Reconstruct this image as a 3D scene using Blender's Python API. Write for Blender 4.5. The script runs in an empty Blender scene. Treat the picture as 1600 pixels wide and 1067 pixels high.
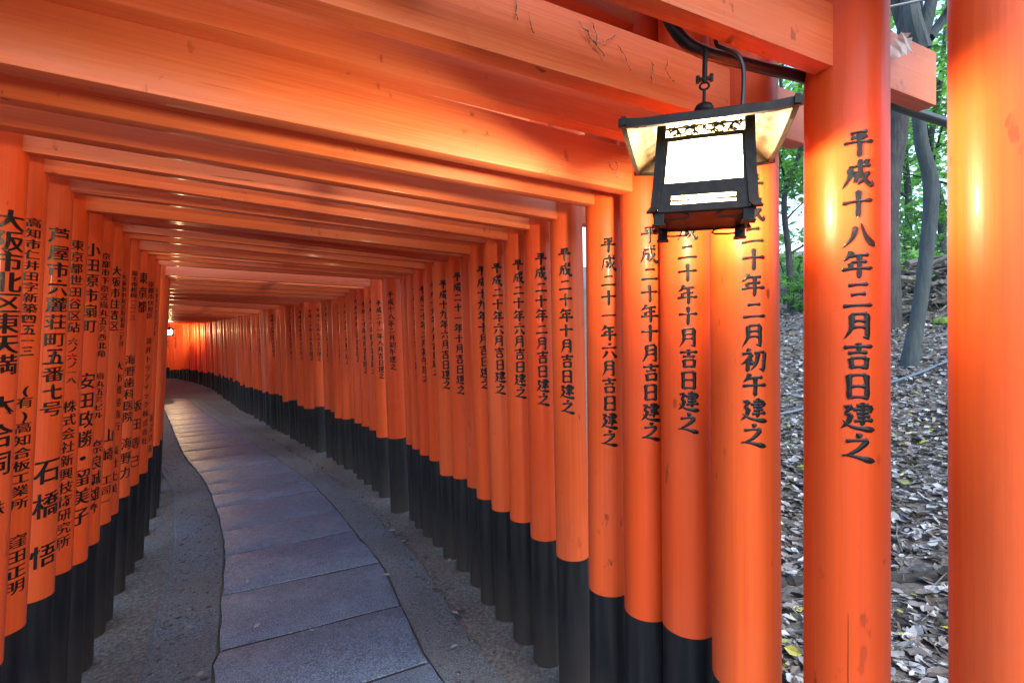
import bpy, bmesh, math, random
from mathutils import Vector, Matrix, noise

random.seed(7)
RNG = random.Random(11)
scene = bpy.context.scene
COL = scene.collection
R_ = math.radians

# ------------------------------------------------------------------ camera
FPX, U0, V0, EYE = 755.0, 800.0, 530.0, 1.5        # photograph: focal length and horizon in its 1600 px frame
cam_d = bpy.data.cameras.new('camera')
cam_d.lens = 36.0 * FPX / 1600.0
cam_d.sensor_width = 36.0
cam_d.shift_y = -3.5 / 1600.0
cam_d.clip_start = 0.02
cam_d.clip_end = 500.0
cam = bpy.data.objects.new('camera', cam_d)
COL.objects.link(cam)
cam.location = (0, 0, EYE)
cam.rotation_euler = (R_(90), 0, 0)
scene.camera = cam

# ------------------------------------------------------------------ world, sun, exposure
SUN_EL, SUN_AZ = R_(52), R_(150)                   # high, hidden behind thin cloud and leaves
world = bpy.data.worlds.new('World')
scene.world = world
world.use_nodes = True
wn = world.node_tree
bg = wn.nodes['Background']
sky = wn.nodes.new('ShaderNodeTexSky')
sky.sky_type = 'NISHITA'
sky.sun_disc = False
sky.sun_elevation = SUN_EL
sky.sun_rotation = SUN_AZ
sky.air_density = 1.0
sky.dust_density = 1.5
wn.links.new(sky.outputs[0], bg.inputs[0])
bg.inputs[1].default_value = 0.15
sun_d = bpy.data.lights.new('sun', 'SUN')
sun_d.energy = 0.6
sun_d.angle = R_(14)
sun_d.color = (1.0, 0.95, 0.88)
sun = bpy.data.objects.new('sun', sun_d)
COL.objects.link(sun)
sdir = Vector((math.sin(SUN_AZ) * math.cos(SUN_EL), math.cos(SUN_AZ) * math.cos(SUN_EL), math.sin(SUN_EL)))
sun.rotation_euler = (-sdir).to_track_quat('-Z', 'Y').to_euler()
sun.location = sdir * 60
scene.view_settings.view_transform = 'Standard'
scene.view_settings.look = 'None'
scene.view_settings.exposure = 2.25
scene.view_settings.gamma = 1.0
scene.render.engine = 'CYCLES'
scene.cycles.max_bounces = 8
scene.cycles.diffuse_bounces = 5
scene.cycles.glossy_bounces = 3
scene.cycles.transmission_bounces = 4
scene.cycles.transparent_max_bounces = 6
scene.cycles.sample_clamp_indirect = 6.0
scene.cycles.caustics_reflective = False
scene.cycles.caustics_refractive = False
scene.cycles.use_denoising = True

# ------------------------------------------------------------------ materials
class NT:
    def __init__(self, name):
        self.m = bpy.data.materials.new(name)
        self.m.use_nodes = True
        self.t = self.m.node_tree
        self.b = self.t.nodes['Principled BSDF']
        self.out = self.t.nodes['Material Output']
    def n(self, kind, **kw):
        nd = self.t.nodes.new('ShaderNode' + kind)
        for k, v in kw.items():
            setattr(nd, k, v)
        return nd
    def l(self, a, b):
        self.t.links.new(a, b)
    def coords(self, which='Object', scale=(1, 1, 1), shift=False):
        tc = self.n('TexCoord')
        src = tc.outputs[which]
        if shift:
            oi = self.n('ObjectInfo')
            ad = self.n('VectorMath', operation='MULTIPLY_ADD')
            cb = self.n('CombineXYZ')
            for i in range(3):
                self.l(oi.outputs['Random'], cb.inputs[i])
            ad.inputs[1].default_value = (37.0, 53.0, 71.0)
            self.l(cb.outputs[0], ad.inputs[0])
            self.l(src, ad.inputs[2])
            src = ad.outputs[0]
        mp = self.n('Mapping')
        mp.inputs['Scale'].default_value = scale
        self.l(src, mp.inputs['Vector'])
        return mp.outputs[0]
    def pos(self, scale=(1, 1, 1)):
        g = self.n('NewGeometry')
        mp = self.n('Mapping')
        mp.inputs['Scale'].default_value = scale
        self.l(g.outputs['Position'], mp.inputs['Vector'])
        return mp.outputs[0]
    def noise(self, vec, scale, detail=4, rough=0.55):
        nz = self.n('TexNoise')
        nz.inputs['Scale'].default_value = scale
        nz.inputs['Detail'].default_value = detail
        nz.inputs['Roughness'].default_value = rough
        self.l(vec, nz.inputs['Vector'])
        return nz.outputs['Fac']
    def ramp(self, fac, stops):
        rp = self.n('ValToRGB')
        e = rp.color_ramp.elements
        while len(e) > len(stops):
            e.remove(e[-1])
        while len(e) < len(stops):
            e.new(0.5)
        for el, (p, c) in zip(e, stops):
            el.position = p
            el.color = (*c, 1) if len(c) == 3 else c
        self.l(fac, rp.inputs[0])
        return rp.outputs[0]
    def mix(self, fac, a, b, mode='MIX'):
        mx = self.n('MixRGB', blend_type=mode)
        for sock, v in ((mx.inputs[0], fac), (mx.inputs[1], a), (mx.inputs[2], b)):
            if isinstance(v, (int, float)):
                sock.default_value = v
            elif isinstance(v, tuple):
                sock.default_value = (*v, 1)
            else:
                self.l(v, sock)
        return mx.outputs[0]
    def math(self, op, a, b=None):
        m = self.n('Math', operation=op)
        for i, v in enumerate((a, b)):
            if v is None:
                continue
            if isinstance(v, (int, float)):
                m.inputs[i].default_value = v
            else:
                self.l(v, m.inputs[i])
        return m.outputs[0]
    def bump(self, h, strength, dist=0.01):
        bp = self.n('Bump')
        bp.inputs['Strength'].default_value = strength
        bp.inputs['Distance'].default_value = dist
        self.l(h, bp.inputs['Height'])
        self.l(bp.outputs[0], self.b.inputs['Normal'])
    def set(self, **kw):
        for k, v in kw.items():
            s = self.b.inputs[k.replace('_', ' ')]
            if isinstance(v, (int, float)):
                s.default_value = v
            elif isinstance(v, tuple):
                s.default_value = (*v, 1) if len(v) == 3 else v
            else:
                self.l(v, s)
        return self.m

BW = [(0, (0, 0, 0)), (1, (1, 1, 1))]

def vermilion(name, stretch, fade, crack, warm):
    k = NT(name)
    grain = k.noise(k.coords('Object', stretch, True), 1.0, 5, 0.6)
    blot = k.noise(k.coords('Object', (1.6, 1.6, 1.6), True), 1.0, 3)
    oi = k.n('ObjectInfo')
    tone = k.ramp(oi.outputs['Random'], [(0, (0.46, 0.068, 0.018)), (0.04, (0.48, 0.070, 0.018)), (0.06, (0.68, 0.074 + warm, 0.010 + warm * 0.4)), (0.5, (0.74, 0.092 + warm, 0.013 + warm * 0.5)), (0.95, (0.73, 0.108 + warm, 0.018 + warm * 0.5)), (0.97, (0.64, 0.17, 0.08)), (1, (0.62, 0.18, 0.09))])
    c = k.mix(k.ramp(grain, [(0.36, (0, 0, 0)), (0.70, (0.5, 0.5, 0.5))]), tone, (0.56, 0.062, 0.016))
    c = k.mix(k.ramp(blot, [(0.46, (0, 0, 0)), (0.72, (fade, fade, fade))]), c, (0.62, 0.205, 0.110))
    specks = k.noise(k.coords('Object', (38, 38, 26), True), 1.0, 3, 0.5)
    sparse = k.noise(k.coords('Object', (3.1, 3.1, 3.1), True), 1.0, 2)
    sp = k.math('MULTIPLY', k.ramp(specks, [(0.66, (0, 0, 0)), (0.72, (1, 1, 1))]), k.ramp(sparse, [(0.50, (0, 0, 0)), (0.66, (0.8, 0.8, 0.8))]))
    c = k.mix(sp, c, (0.13, 0.022, 0.010))
    split = k.noise(k.coords('Object', crack, True), 1.0, 2, 0.4)
    where = k.noise(k.coords('Object', (5, 5, 2.3), True), 1.0, 2)
    cr = k.math('MULTIPLY', k.ramp(split, [(0.70, (0, 0, 0)), (0.74, (0.8, 0.8, 0.8))]), k.ramp(where, [(0.50, (0, 0, 0)), (0.62, (0.75, 0.75, 0.75))]))
    c = k.mix(cr, c, (0.16, 0.024, 0.010))
    grime = k.noise(k.coords('Object', (9, 9, 3.5), True), 1.0, 5, 0.7)
    c = k.mix(k.ramp(grime, [(0.62, (0, 0, 0)), (0.80, (0.32, 0.32, 0.32))]), c, (0.30, 0.050, 0.022))
    rough = k.ramp(k.mix(0.5, blot, grime), [(0.3, (0.36, 0.36, 0.36)), (0.8, (0.6, 0.6, 0.6))])
    k.bump(grain, 0.14, 0.004)
    return k.set(Base_Color=c, Roughness=rough, Specular_IOR_Level=0.24, Coat_Weight=0.06, Coat_Roughness=0.12)

M = {}
M['post_paint'] = vermilion('vermilion_post_paint', (95, 95, 3.0), 0.20, (150, 150, 1.1), 0.0)
M['beam_paint'] = vermilion('vermilion_beam_paint', (4.0, 150, 190), 0.80, (1.1, 160, 160), 0.105)

k = NT('black_base_paint')
v = k.pos()
nz = k.noise(v, 9, 5)
gr = k.noise(k.coords('Object', (30, 30, 1.5), True), 1.0, 4)
sx = k.n('SeparateXYZ'); k.l(v, sx.inputs[0])
mudh = k.math('ADD', sx.outputs[2], k.math('MULTIPLY', nz, 0.22))
mud = k.ramp(k.math('ADD', mudh, k.math('MULTIPLY', gr, 0.3)), [(0.20, (0.9, 0.9, 0.9)), (0.62, (0.0, 0.0, 0.0))])
c = k.mix(k.ramp(gr, [(0.4, (0, 0, 0)), (0.7, (1, 1, 1))]), (0.004, 0.0045, 0.006), (0.020, 0.018, 0.018))
c = k.mix(mud, c, (0.046, 0.037, 0.031))
k.bump(gr, 0.3, 0.004)
M['base'] = k.set(Base_Color=c, Roughness=0.55, Specular_IOR_Level=0.3)

k = NT('black_ink')
nz = k.noise(k.pos(), 130, 3)
k.bump(nz, 0.25, 0.002)
wr = k.noise(k.pos(), 70, 4, 0.7)  # worn flecks, with the gold glints on the strokes put into the same colour
M['ink'] = k.set(Base_Color=k.ramp(wr, [(0.60, (0.008, 0.007, 0.006)), (0.74, (0.10, 0.026, 0.010))]), Roughness=0.33, Specular_IOR_Level=0.3)

k = NT('slab_stone')
v = k.pos()
big = k.noise(v, 1.3, 4)
isl = k.n('NewGeometry')
fine = k.noise(v, 120, 3, 0.8)
mid = k.noise(v, 22, 6, 0.7)
c = k.ramp(isl.outputs['Random Per Island'], [(0, (0.018, 0.036, 0.062)), (0.35, (0.042, 0.070, 0.106)), (0.7, (0.026, 0.042, 0.064)), (1, (0.056, 0.084, 0.118))])
c = k.mix(k.ramp(big, [(0.35, (0, 0, 0)), (0.7, (0.6, 0.6, 0.6))]), c, (0.05, 0.052, 0.055))
patch = k.noise(v, 4.5, 5, 0.65)
c = k.mix(k.ramp(patch, [(0.50, (0, 0, 0)), (0.70, (0.6, 0.6, 0.6))]), c, (0.12, 0.145, 0.165))
c = k.mix(k.ramp(fine, [(0.44, (0, 0, 0)), (0.60, (0.9, 0.9, 0.9))]), c, (0.14, 0.21, 0.30))
c = k.mix(k.ramp(mid, [(0.55, (0, 0, 0)), (0.75, (0.6, 0.6, 0.6))]), c, (0.04, 0.045, 0.055))
k.bump(k.mix(0.5, fine, mid), 0.7, 0.006)
M['slab'] = k.set(Base_Color=c, Roughness=k.ramp(mid, [(0.3, (0.30, 0.30, 0.30)), (0.7, (0.6, 0.6, 0.6))]))

k = NT('aggregate_concrete')
v = k.pos()
big = k.noise(v, 2.2, 5)
fine = k.noise(v, 120, 4, 0.7)
vo = k.n('TexVoronoi'); vo.inputs['Scale'].default_value = 34; k.l(v, vo.inputs['Vector'])
c = k.ramp(fine, [(0.38, (0.018, 0.024, 0.03)), (0.62, (0.125, 0.155, 0.18))])
c = k.mix(k.ramp(big, [(0.35, (0, 0, 0)), (0.7, (0.7, 0.7, 0.7))]), c, (0.06, 0.056, 0.05))
c = k.mix(k.ramp(vo.outputs['Distance'], [(0.10, (0.75, 0.75, 0.75)), (0.26, (0, 0, 0))]), c, (0.05, 0.053, 0.06))
k.bump(k.mix(0.5, fine, vo.outputs['Distance']), 0.6, 0.008)
M['concrete'] = k.set(Base_Color=c, Roughness=0.75)

k = NT('forest_soil')
v = k.pos()
big = k.noise(v, 1.1, 6, 0.6)
fine = k.noise(v, 60, 5, 0.7)
c = k.ramp(fine, [(0.32, (0.025, 0.024, 0.021)), (0.52, (0.10, 0.097, 0.088)), (0.75, (0.21, 0.205, 0.19))])
c = k.mix(k.ramp(big, [(0.4, (0, 0, 0)), (0.65, (0.6, 0.6, 0.6))]), c, (0.075, 0.062, 0.05))
k.bump(k.mix(0.4, fine, big), 0.8, 0.02)
M['soil'] = k.set(Base_Color=c, Roughness=0.9)

k = NT('joint_dirt')
nz = k.noise(k.pos(), 60, 4)
M['joint'] = k.set(Base_Color=k.ramp(nz, [(0.35, (0.006, 0.006, 0.006)), (0.75, (0.03, 0.028, 0.025))]), Roughness=0.95)
k = NT('pebble_stone')
g = k.n('NewGeometry')
c = k.ramp(g.outputs['Random Per Island'], [(0, (0.010, 0.012, 0.016)), (0.75, (0.035, 0.038, 0.045)), (1, (0.14, 0.14, 0.135))])
M['pebble'] = k.set(Base_Color=c, Roughness=0.5)

k = NT('dry_leaf')
g = k.n('NewGeometry')
nz = k.noise(k.pos(), 30, 3)
c = k.ramp(g.outputs['Random Per Island'], [(0, (0.04, 0.032, 0.025)), (0.3, (0.11, 0.095, 0.08)), (0.55, (0.19, 0.195, 0.195)), (0.85, (0.29, 0.32, 0.335)), (0.955, (0.42, 0.46, 0.49)), (0.97, (0.22, 0.30, 0.06)), (1, (0.40, 0.38, 0.06))])
c = k.mix(k.ramp(nz, [(0.35, (0, 0, 0)), (0.7, (0.5, 0.5, 0.5))]), c, (0.12, 0.09, 0.07))
M['litter'] = k.set(Base_Color=c, Roughness=0.42)

def leafmat(name, cols):
    k = NT(name)
    g = k.n('NewGeometry')
    c = k.ramp(g.outputs['Random Per Island'], [(i / (len(cols) - 1), cc) for i, cc in enumerate(cols)])
    k.set(Base_Color=c, Roughness=0.45)
    tr = k.n('BsdfTranslucent')
    k.l(k.mix(1.0, c, (1.5, 1.9, 0.8), 'MULTIPLY'), tr.inputs[0])
    mx = k.n('MixShader'); mx.inputs[0].default_value = 0.58
    k.l(k.b.outputs[0], mx.inputs[1]); k.l(tr.outputs[0], mx.inputs[2])
    k.l(mx.outputs[0], k.out.inputs[0])
    return k.m
M['leaf_mid'] = leafmat('broadleaf_green', [(0.04, 0.11, 0.04), (0.07, 0.17, 0.06), (0.11, 0.22, 0.08), (0.07, 0.16, 0.08)])
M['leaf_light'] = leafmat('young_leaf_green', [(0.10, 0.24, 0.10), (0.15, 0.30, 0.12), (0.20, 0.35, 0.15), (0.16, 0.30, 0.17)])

def barkmat(name, a, b, sc):
    k = NT(name)
    v = k.coords('Object', (sc, sc, sc * 0.18))
    nz = k.noise(v, 1.0, 6, 0.65)
    bl = k.noise(k.pos(), 2.4, 3)
    c = k.ramp(nz, [(0.3, a), (0.7, b)])
    c = k.mix(k.ramp(bl, [(0.45, (0, 0, 0)), (0.7, (0.5, 0.5, 0.5))]), c, (0.045, 0.062, 0.05))
    k.bump(nz, 0.9, 0.02)
    return k.set(Base_Color=c, Roughness=0.85)
M['bark_smooth'] = barkmat('smooth_grey_bark', (0.014, 0.022, 0.026), (0.042, 0.058, 0.063), 22)
M['bark_rough'] = barkmat('rough_dark_bark', (0.006, 0.006, 0.007), (0.045, 0.045, 0.046), 30)
M['deadwood'] = barkmat('dead_wood', (0.03, 0.027, 0.024), (0.19, 0.175, 0.155), 20)
k = NT('hollow_shade_dark')
nz = k.noise(k.pos((1, 3, 3)), 14, 5)
c = k.ramp(nz, [(0.35, (0.008, 0.008, 0.008)), (0.7, (0.035, 0.032, 0.028))])
k.bump(nz, 0.8, 0.02)
M['shade_strip'] = k.set(Base_Color=c, Roughness=0.9)

k = NT('blackened_metal')
nz = k.noise(k.pos(), 60, 4)
c = k.ramp(nz, [(0.4, (0.004, 0.0038, 0.0035)), (0.75, (0.018, 0.015, 0.011))])
k.bump(nz, 0.2, 0.002)
M['iron'] = k.set(Base_Color=c, Roughness=0.5, Specular_IOR_Level=0.22)
k = NT('roof_lining')
nz = k.noise(k.pos(), 45, 5, 0.7)
c = k.ramp(nz, [(0.35, (0.022, 0.016, 0.008)), (0.65, (0.065, 0.05, 0.027))])
M['lining'] = k.set(Base_Color=c, Roughness=0.6)
k = NT('conduit_plastic')
M['conduit'] = k.set(Base_Color=(0.018, 0.019, 0.022), Roughness=0.32)
k = NT('hose_plastic')
M['hose'] = k.set(Base_Color=(0.06, 0.085, 0.12), Roughness=0.45)
k = NT('cable_rubber')
M['cable'] = k.set(Base_Color=(0.10, 0.115, 0.13), Roughness=0.5)
k = NT('cobweb_dust')
nz = k.noise(k.pos(), 240, 2)
M['dust'] = k.set(Base_Color=k.ramp(nz, [(0.4, (0.05, 0.03, 0.02)), (0.65, (0.45, 0.40, 0.34))]), Roughness=0.9)
k = NT('white_web')
M['web'] = k.set(Base_Color=(0.75, 0.78, 0.8), Roughness=0.8)
k = NT('lit_paper')
tc = k.n('TexCoord')
vd = k.n('VectorMath', operation='DISTANCE'); vd.inputs[1].default_value = (0, 0, 0.105)
k.l(tc.outputs['Object'], vd.inputs[0])
ec = k.ramp(vd.outputs['Value'], [(0.066, (1.0, 0.86, 0.60)), (0.092, (1.0, 0.72, 0.34)), (0.13, (0.62, 0.36, 0.10))])
k.set(Base_Color=(0.8, 0.7, 0.5), Roughness=0.7, Emission_Color=ec, Emission_Strength=0.42)
tp = k.n('BsdfTransparent')
mx = k.n('MixShader'); mx.inputs[0].default_value = 0.55
k.l(k.b.outputs[0], mx.inputs[1]); k.l(tp.outputs[0], mx.inputs[2]); k.l(mx.outputs[0], k.out.inputs[0])
M['lit'] = k.m
k = NT('moss')
nz = k.noise(k.pos(), 40, 4)
M['moss'] = k.set(Base_Color=k.ramp(nz, [(0.35, (0.05, 0.10, 0.015)), (0.7, (0.16, 0.26, 0.03))]), Roughness=0.95)

# ------------------------------------------------------------------ mesh helpers
class MB:
    def __init__(self):
        self.v, self.f = [], []
    def add(self, verts, faces):
        n = len(self.v)
        self.v.extend([tuple(p) for p in verts])
        self.f.extend([tuple(i + n for i in fc) for fc in faces])
    def box(self, c, s, rot=None, bev=0.0):
        bm = bmesh.new()
        bmesh.ops.create_cube(bm, size=1.0)
        for q in bm.verts:
            q.co = Vector((q.co.x * s[0], q.co.y * s[1], q.co.z * s[2]))
        if bev > 0:
            bmesh.ops.bevel(bm, geom=bm.edges[:], offset=bev, segments=2, affect='EDGES', profile=0.6)
        self.bm(bm, (rot if rot is not None else Matrix.Identity(3)), Vector(c))
        bm.free()
    def bm(self, bm, rot, loc):
        bm.verts.index_update()
        self.add([rot @ q.co + loc for q in bm.verts], [[q.index for q in f.verts] for f in bm.faces])
    def tube(self, pts, rad, seg=10, cap=True):
        pts = [Vector(p) for p in pts]
        rads = rad if isinstance(rad, (list, tuple)) else [rad] * len(pts)
        rings, up = [], None
        for i, p in enumerate(pts):
            t = (pts[min(i + 1, len(pts) - 1)] - pts[max(i - 1, 0)]).normalized()
            if up is None:
                up = t.orthogonal().normalized()
            up = (up - t * up.dot(t)).normalized()
            sd = t.cross(up)
            rings.append([p + (up * math.cos(2 * math.pi * j / seg) + sd * math.sin(2 * math.pi * j / seg)) * rads[i] for j in range(seg)])
        vs = [q for r in rings for q in r]
        fs = []
        for i in range(len(pts) - 1):
            for j in range(seg):
                a, b = i * seg + j, i * seg + (j + 1) % seg
                fs.append((a, b, b + seg, a + seg))
        if cap:
            fs.append(tuple(range(seg))[::-1])
            fs.append(tuple((len(pts) - 1) * seg + j for j in range(seg)))
        self.add(vs, fs)
    def lathe(self, prof, seg=32, c=(0, 0, 0)):
        vs, fs = [], []
        for r, z in prof:
            for j in range(seg):
                a = 2 * math.pi * j / seg
                vs.append((c[0] + r * math.cos(a), c[1] + r * math.sin(a), c[2] + z))
        for i in range(len(prof) - 1):
            for j in range(seg):
                a, b = i * seg + j, i * seg + (j + 1) % seg
                fs.append((a, b, b + seg, a + seg))
        fs.append(tuple(range(seg))[::-1])
        fs.append(tuple((len(prof) - 1) * seg + j for j in range(seg)))
        self.add(vs, fs)
    def mesh(self, name, mat, smooth=True, angle=40):
        me = bpy.data.meshes.new(name)
        me.from_pydata(self.v, [], self.f)
        me.materials.append(mat)
        if smooth:
            me.polygons.foreach_set('use_smooth', [True] * len(me.polygons))
            try:
                me.set_sharp_from_angle(angle=R_(angle))
            except Exception:
                pass
        me.update()
        return me
    def build(self, name, mat, parent=None, smooth=True, angle=40):
        return link(name, self.mesh(name, mat, smooth, angle), parent)

def link(name, data, parent=None):
    o = bpy.data.objects.new(name, data)
    COL.objects.link(o)
    if parent is not None:
        o.parent = parent
    return o

def tag(o, label=None, cat=None, group=None, kind=None):
    for kk, vv in (('label', label), ('category', cat), ('group', group), ('kind', kind)):
        if vv:
            o[kk] = vv
    return o

def empty(name, loc=(0, 0, 0), rz=0.0):
    o = bpy.data.objects.new(name, None)
    COL.objects.link(o)
    o.empty_display_size = 0.1
    o.location = loc
    o.rotation_euler = (0, 0, rz)
    return o

def catmull(pts, n):
    out = []
    P = [pts[0]] + list(pts) + [pts[-1]]
    for i in range(1, len(P) - 2):
        p0, p1, p2, p3 = (Vector(q) for q in P[i - 1:i + 3])
        for s in range(n):
            t = s / n
            out.append(0.5 * ((2 * p1) + (p2 - p0) * t + (2 * p0 - 5 * p1 + 4 * p2 - p3) * t * t + (3 * p1 - p0 - 3 * p2 + p3) * t ** 3))
    out.append(Vector(pts[-1]))
    return out

# ------------------------------------------------------------------ brush writing
# strokes on a 100 x 100 square, y up: kind, points.  h across, v down, p left-falling, n right-falling, d dot, k hooked
STROKES = {
 '平': [('h', (24, 84), (74, 88)), ('d', (30, 76), (38, 62)), ('p', (70, 78), (58, 60)), ('h', (6, 50), (94, 54)), ('v', (50, 86), (50, 0))],
 '成': [('h', (22, 72), (86, 77)), ('p', (27, 72), (25, 40), (6, 2)), ('h', (28, 50), (48, 53)), ('v', (47, 53), (44, 22), (34, 22)), ('k', (54, 98), (58, 56), (70, 24), (88, 4), (93, 24)), ('p', (80, 56), (66, 30), (46, 8)), ('d', (68, 97), (82, 86))],
 '二': [('h', (24, 70), (76, 74)), ('h', (6, 18), (94, 23))],
 '十': [('h', (6, 55), (94, 60)), ('v', (50, 97), (50, 2))],
 '一': [('h', (8, 46), (94, 51))],
 '三': [('h', (20, 84), (80, 88)), ('h', (26, 50), (74, 53)), ('h', (6, 10), (94, 15))],
 '年': [('p', (34, 98), (26, 80), (8, 64)), ('h', (28, 80), (82, 84)), ('h', (28, 56), (78, 59)), ('v', (28, 58), (28, 34)), ('h', (4, 33), (96, 37)), ('v', (54, 82), (54, 0))],
 '月': [('p', (30, 90), (30, 40), (10, 0)), ('h', (30, 88), (76, 91)), ('v', (75, 92), (75, 4), (60, 10)), ('h', (32, 64), (72, 66)), ('h', (32, 41), (72, 43))],
 '吉': [('h', (8, 79), (92, 83)), ('v', (50, 98), (50, 58)), ('h', (22, 58), (78, 61)), ('v', (28, 42), (31, 2)), ('h', (28, 40), (75, 43)), ('v', (74, 44), (71, 3)), ('h', (32, 8), (70, 10))],
 '日': [('v', (26, 90), (26, 2)), ('h', (26, 86), (77, 89)), ('v', (76, 91), (76, 0)), ('h', (28, 48), (74, 50)), ('h', (28, 8), (74, 10))],
 '建': [('h', (44, 87), (82, 90)), ('v', (80, 90), (80, 62)), ('h', (34, 74), (96, 77)), ('h', (44, 62), (80, 64)), ('h', (44, 48), (84, 51)), ('h', (38, 34), (94, 37)), ('v', (62, 100), (62, 18)), ('h', (8, 82), (32, 87)), ('p', (31, 87), (12, 56)), ('h', (12, 56), (30, 58)), ('p', (30, 58), (22, 28), (0, 4)), ('n', (8, 36), (34, 13), (100, 2))],
 '之': [('d', (44, 99), (58, 84)), ('h', (14, 68), (80, 74)), ('p', (78, 73), (46, 38), (6, 10)), ('n', (4, 16), (34, 17), (98, 0))],
 '六': [('d', (48, 99), (55, 82)), ('h', (6, 62), (94, 67)), ('p', (38, 48), (28, 24), (8, 2)), ('n', (60, 48), (74, 24), (94, 2))],
 '八': [('p', (42, 80), (32, 40), (4, 4)), ('n', (54, 90), (70, 40), (98, 4))],
 '七': [('h', (6, 50), (94, 64)), ('k', (46, 97), (46, 20), (56, 6), (88, 8), (92, 26))],
 '九': [('p', (38, 99), (36, 52), (6, 2)), ('h', (10, 68), (66, 73)), ('k', (65, 73), (62, 22), (72, 7), (92, 9), (95, 30))],
 '五': [('h', (14, 86), (86, 90)), ('v', (48, 88), (36, 8)), ('h', (22, 52), (74, 56)), ('v', (73, 56), (69, 8)), ('h', (2, 5), (98, 9))],
 '四': [('v', (14, 86), (18, 8)), ('h', (14, 82), (87, 85)), ('v', (86, 87), (82, 8)), ('p', (40, 82), (38, 50), (24, 36)), ('v', (60, 82), (61, 46), (74, 44)), ('h', (18, 16), (82, 19))],
 '初': [('d', (26, 99), (35, 86)), ('h', (6, 73), (44, 78)), ('p', (43, 77), (27, 50), (2, 30)), ('v', (27, 54), (27, -2)), ('d', (42, 56), (33, 46)), ('d', (32, 44), (47, 30)), ('h', (50, 80), (92, 84)), ('v', (91, 85), (85, 6), (70, 14)), ('p', (66, 80), (60, 36), (38, 2))],
 '午': [('p', (34, 99), (26, 78), (8, 60)), ('h', (28, 78), (84, 82)), ('h', (4, 46), (96, 50)), ('v', (52, 80), (52, 0))],
}
PROF = {
 'h': (4.0, [(0, .55), (.06, 1.25), (.22, .92), (.5, .78), (.75, .9), (.9, 1.45), (.97, 1.1), (1, .25)]),
 'v': (5.6, [(0, .45), (.06, 1.25), (.2, .98), (.6, .9), (.88, 1.0), (.96, .7), (1, .2)]),
 'p': (5.4, [(0, .5), (.08, 1.25), (.4, .95), (.75, .6), (1, .08)]),
 'n': (5.4, [(0, .25), (.2, .55), (.6, 1.0), (.82, 1.5), (.9, 1.2), (1, .08)]),
 'd': (6.2, [(0, .2), (.4, .95), (.75, 1.25), (1, .4)]),
 'k': (5.0, [(0, .5), (.07, 1.2), (.4, .9), (.75, 1.05), (.88, 1.15), (1, .1)]),
}
def width_at(prof, t):
    for (a, wa), (b, wb) in zip(prof, prof[1:]):
        if t <= b:
            return wa + (wb - wa) * (t - a) / (b - a)
    return prof[-1][1]

def brush_char(ch, n=5, bold=1.5, rng=RNG):
    """[(list of (x, y, height)), faces] of one brush written character, -0.5..0.5"""
    vs, fs = [], []
    for kind, *pts in STROKES[ch]:
        base, prof = PROF[kind]
        j = lambda: rng.uniform(-1.6, 1.6)
        pts = [(x + j(), y + j(), 0) for x, y in pts]
        if kind in 'hvd' and len(pts) == 2:
            (x0, y0, _), (x1, y1, _) = pts
            mid = ((x0 + x1) / 2 + (1.2 if kind == 'v' else 0), (y0 + y1) / 2 + (2.2 if kind == 'h' else 0), 0)
            pts = [pts[0], mid, pts[1]]
        if kind == 'v' and len(pts) == 3 and abs(pts[2][1] - pts[1][1]) < 9:      # down then a small hook: keep the corner
            path = [Vector(pts[0]).lerp(Vector(pts[1]), t / (n + 2)) for t in range(n + 3)] + [Vector(pts[2])]
        else:
            path = catmull(pts, n)
        L = [0]
        for a, b in zip(path, path[1:]):
            L.append(L[-1] + (b - a).length)
        s0 = len(vs)
        lift = rng.uniform(0, 0.4)
        for i, p in enumerate(path):
            t = (path[min(i + 1, len(path) - 1)] - path[max(i - 1, 0)]).normalized()
            nr = Vector((-t.y, t.x, 0))
            w = base * bold * width_at(prof, L[i] / L[-1]) * rng.uniform(0.93, 1.07)
            dlt = Vector((0, 0, 0))
            if kind == 'h' and i == 0:
                dlt = Vector((1.5, -1, 0))
            for sgn, hgt in ((1, 0.0), (0, 1.0), (-1, 0.0)):
                q = p + nr * (w * sgn) + dlt
                if kind == 'h' and i >= len(path) - 2 and sgn == 1:
                    q += Vector((-1.5, 1.2, 0))
                vs.append(((q.x - 50) / 100, (q.y - 50) / 100, hgt + lift))
            if i:
                for c in (0, 1):
                    a = s0 + (i - 1) * 3 + c
                    fs.append((a, a + 3, a + 4, a + 1))
    return vs, fs

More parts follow.
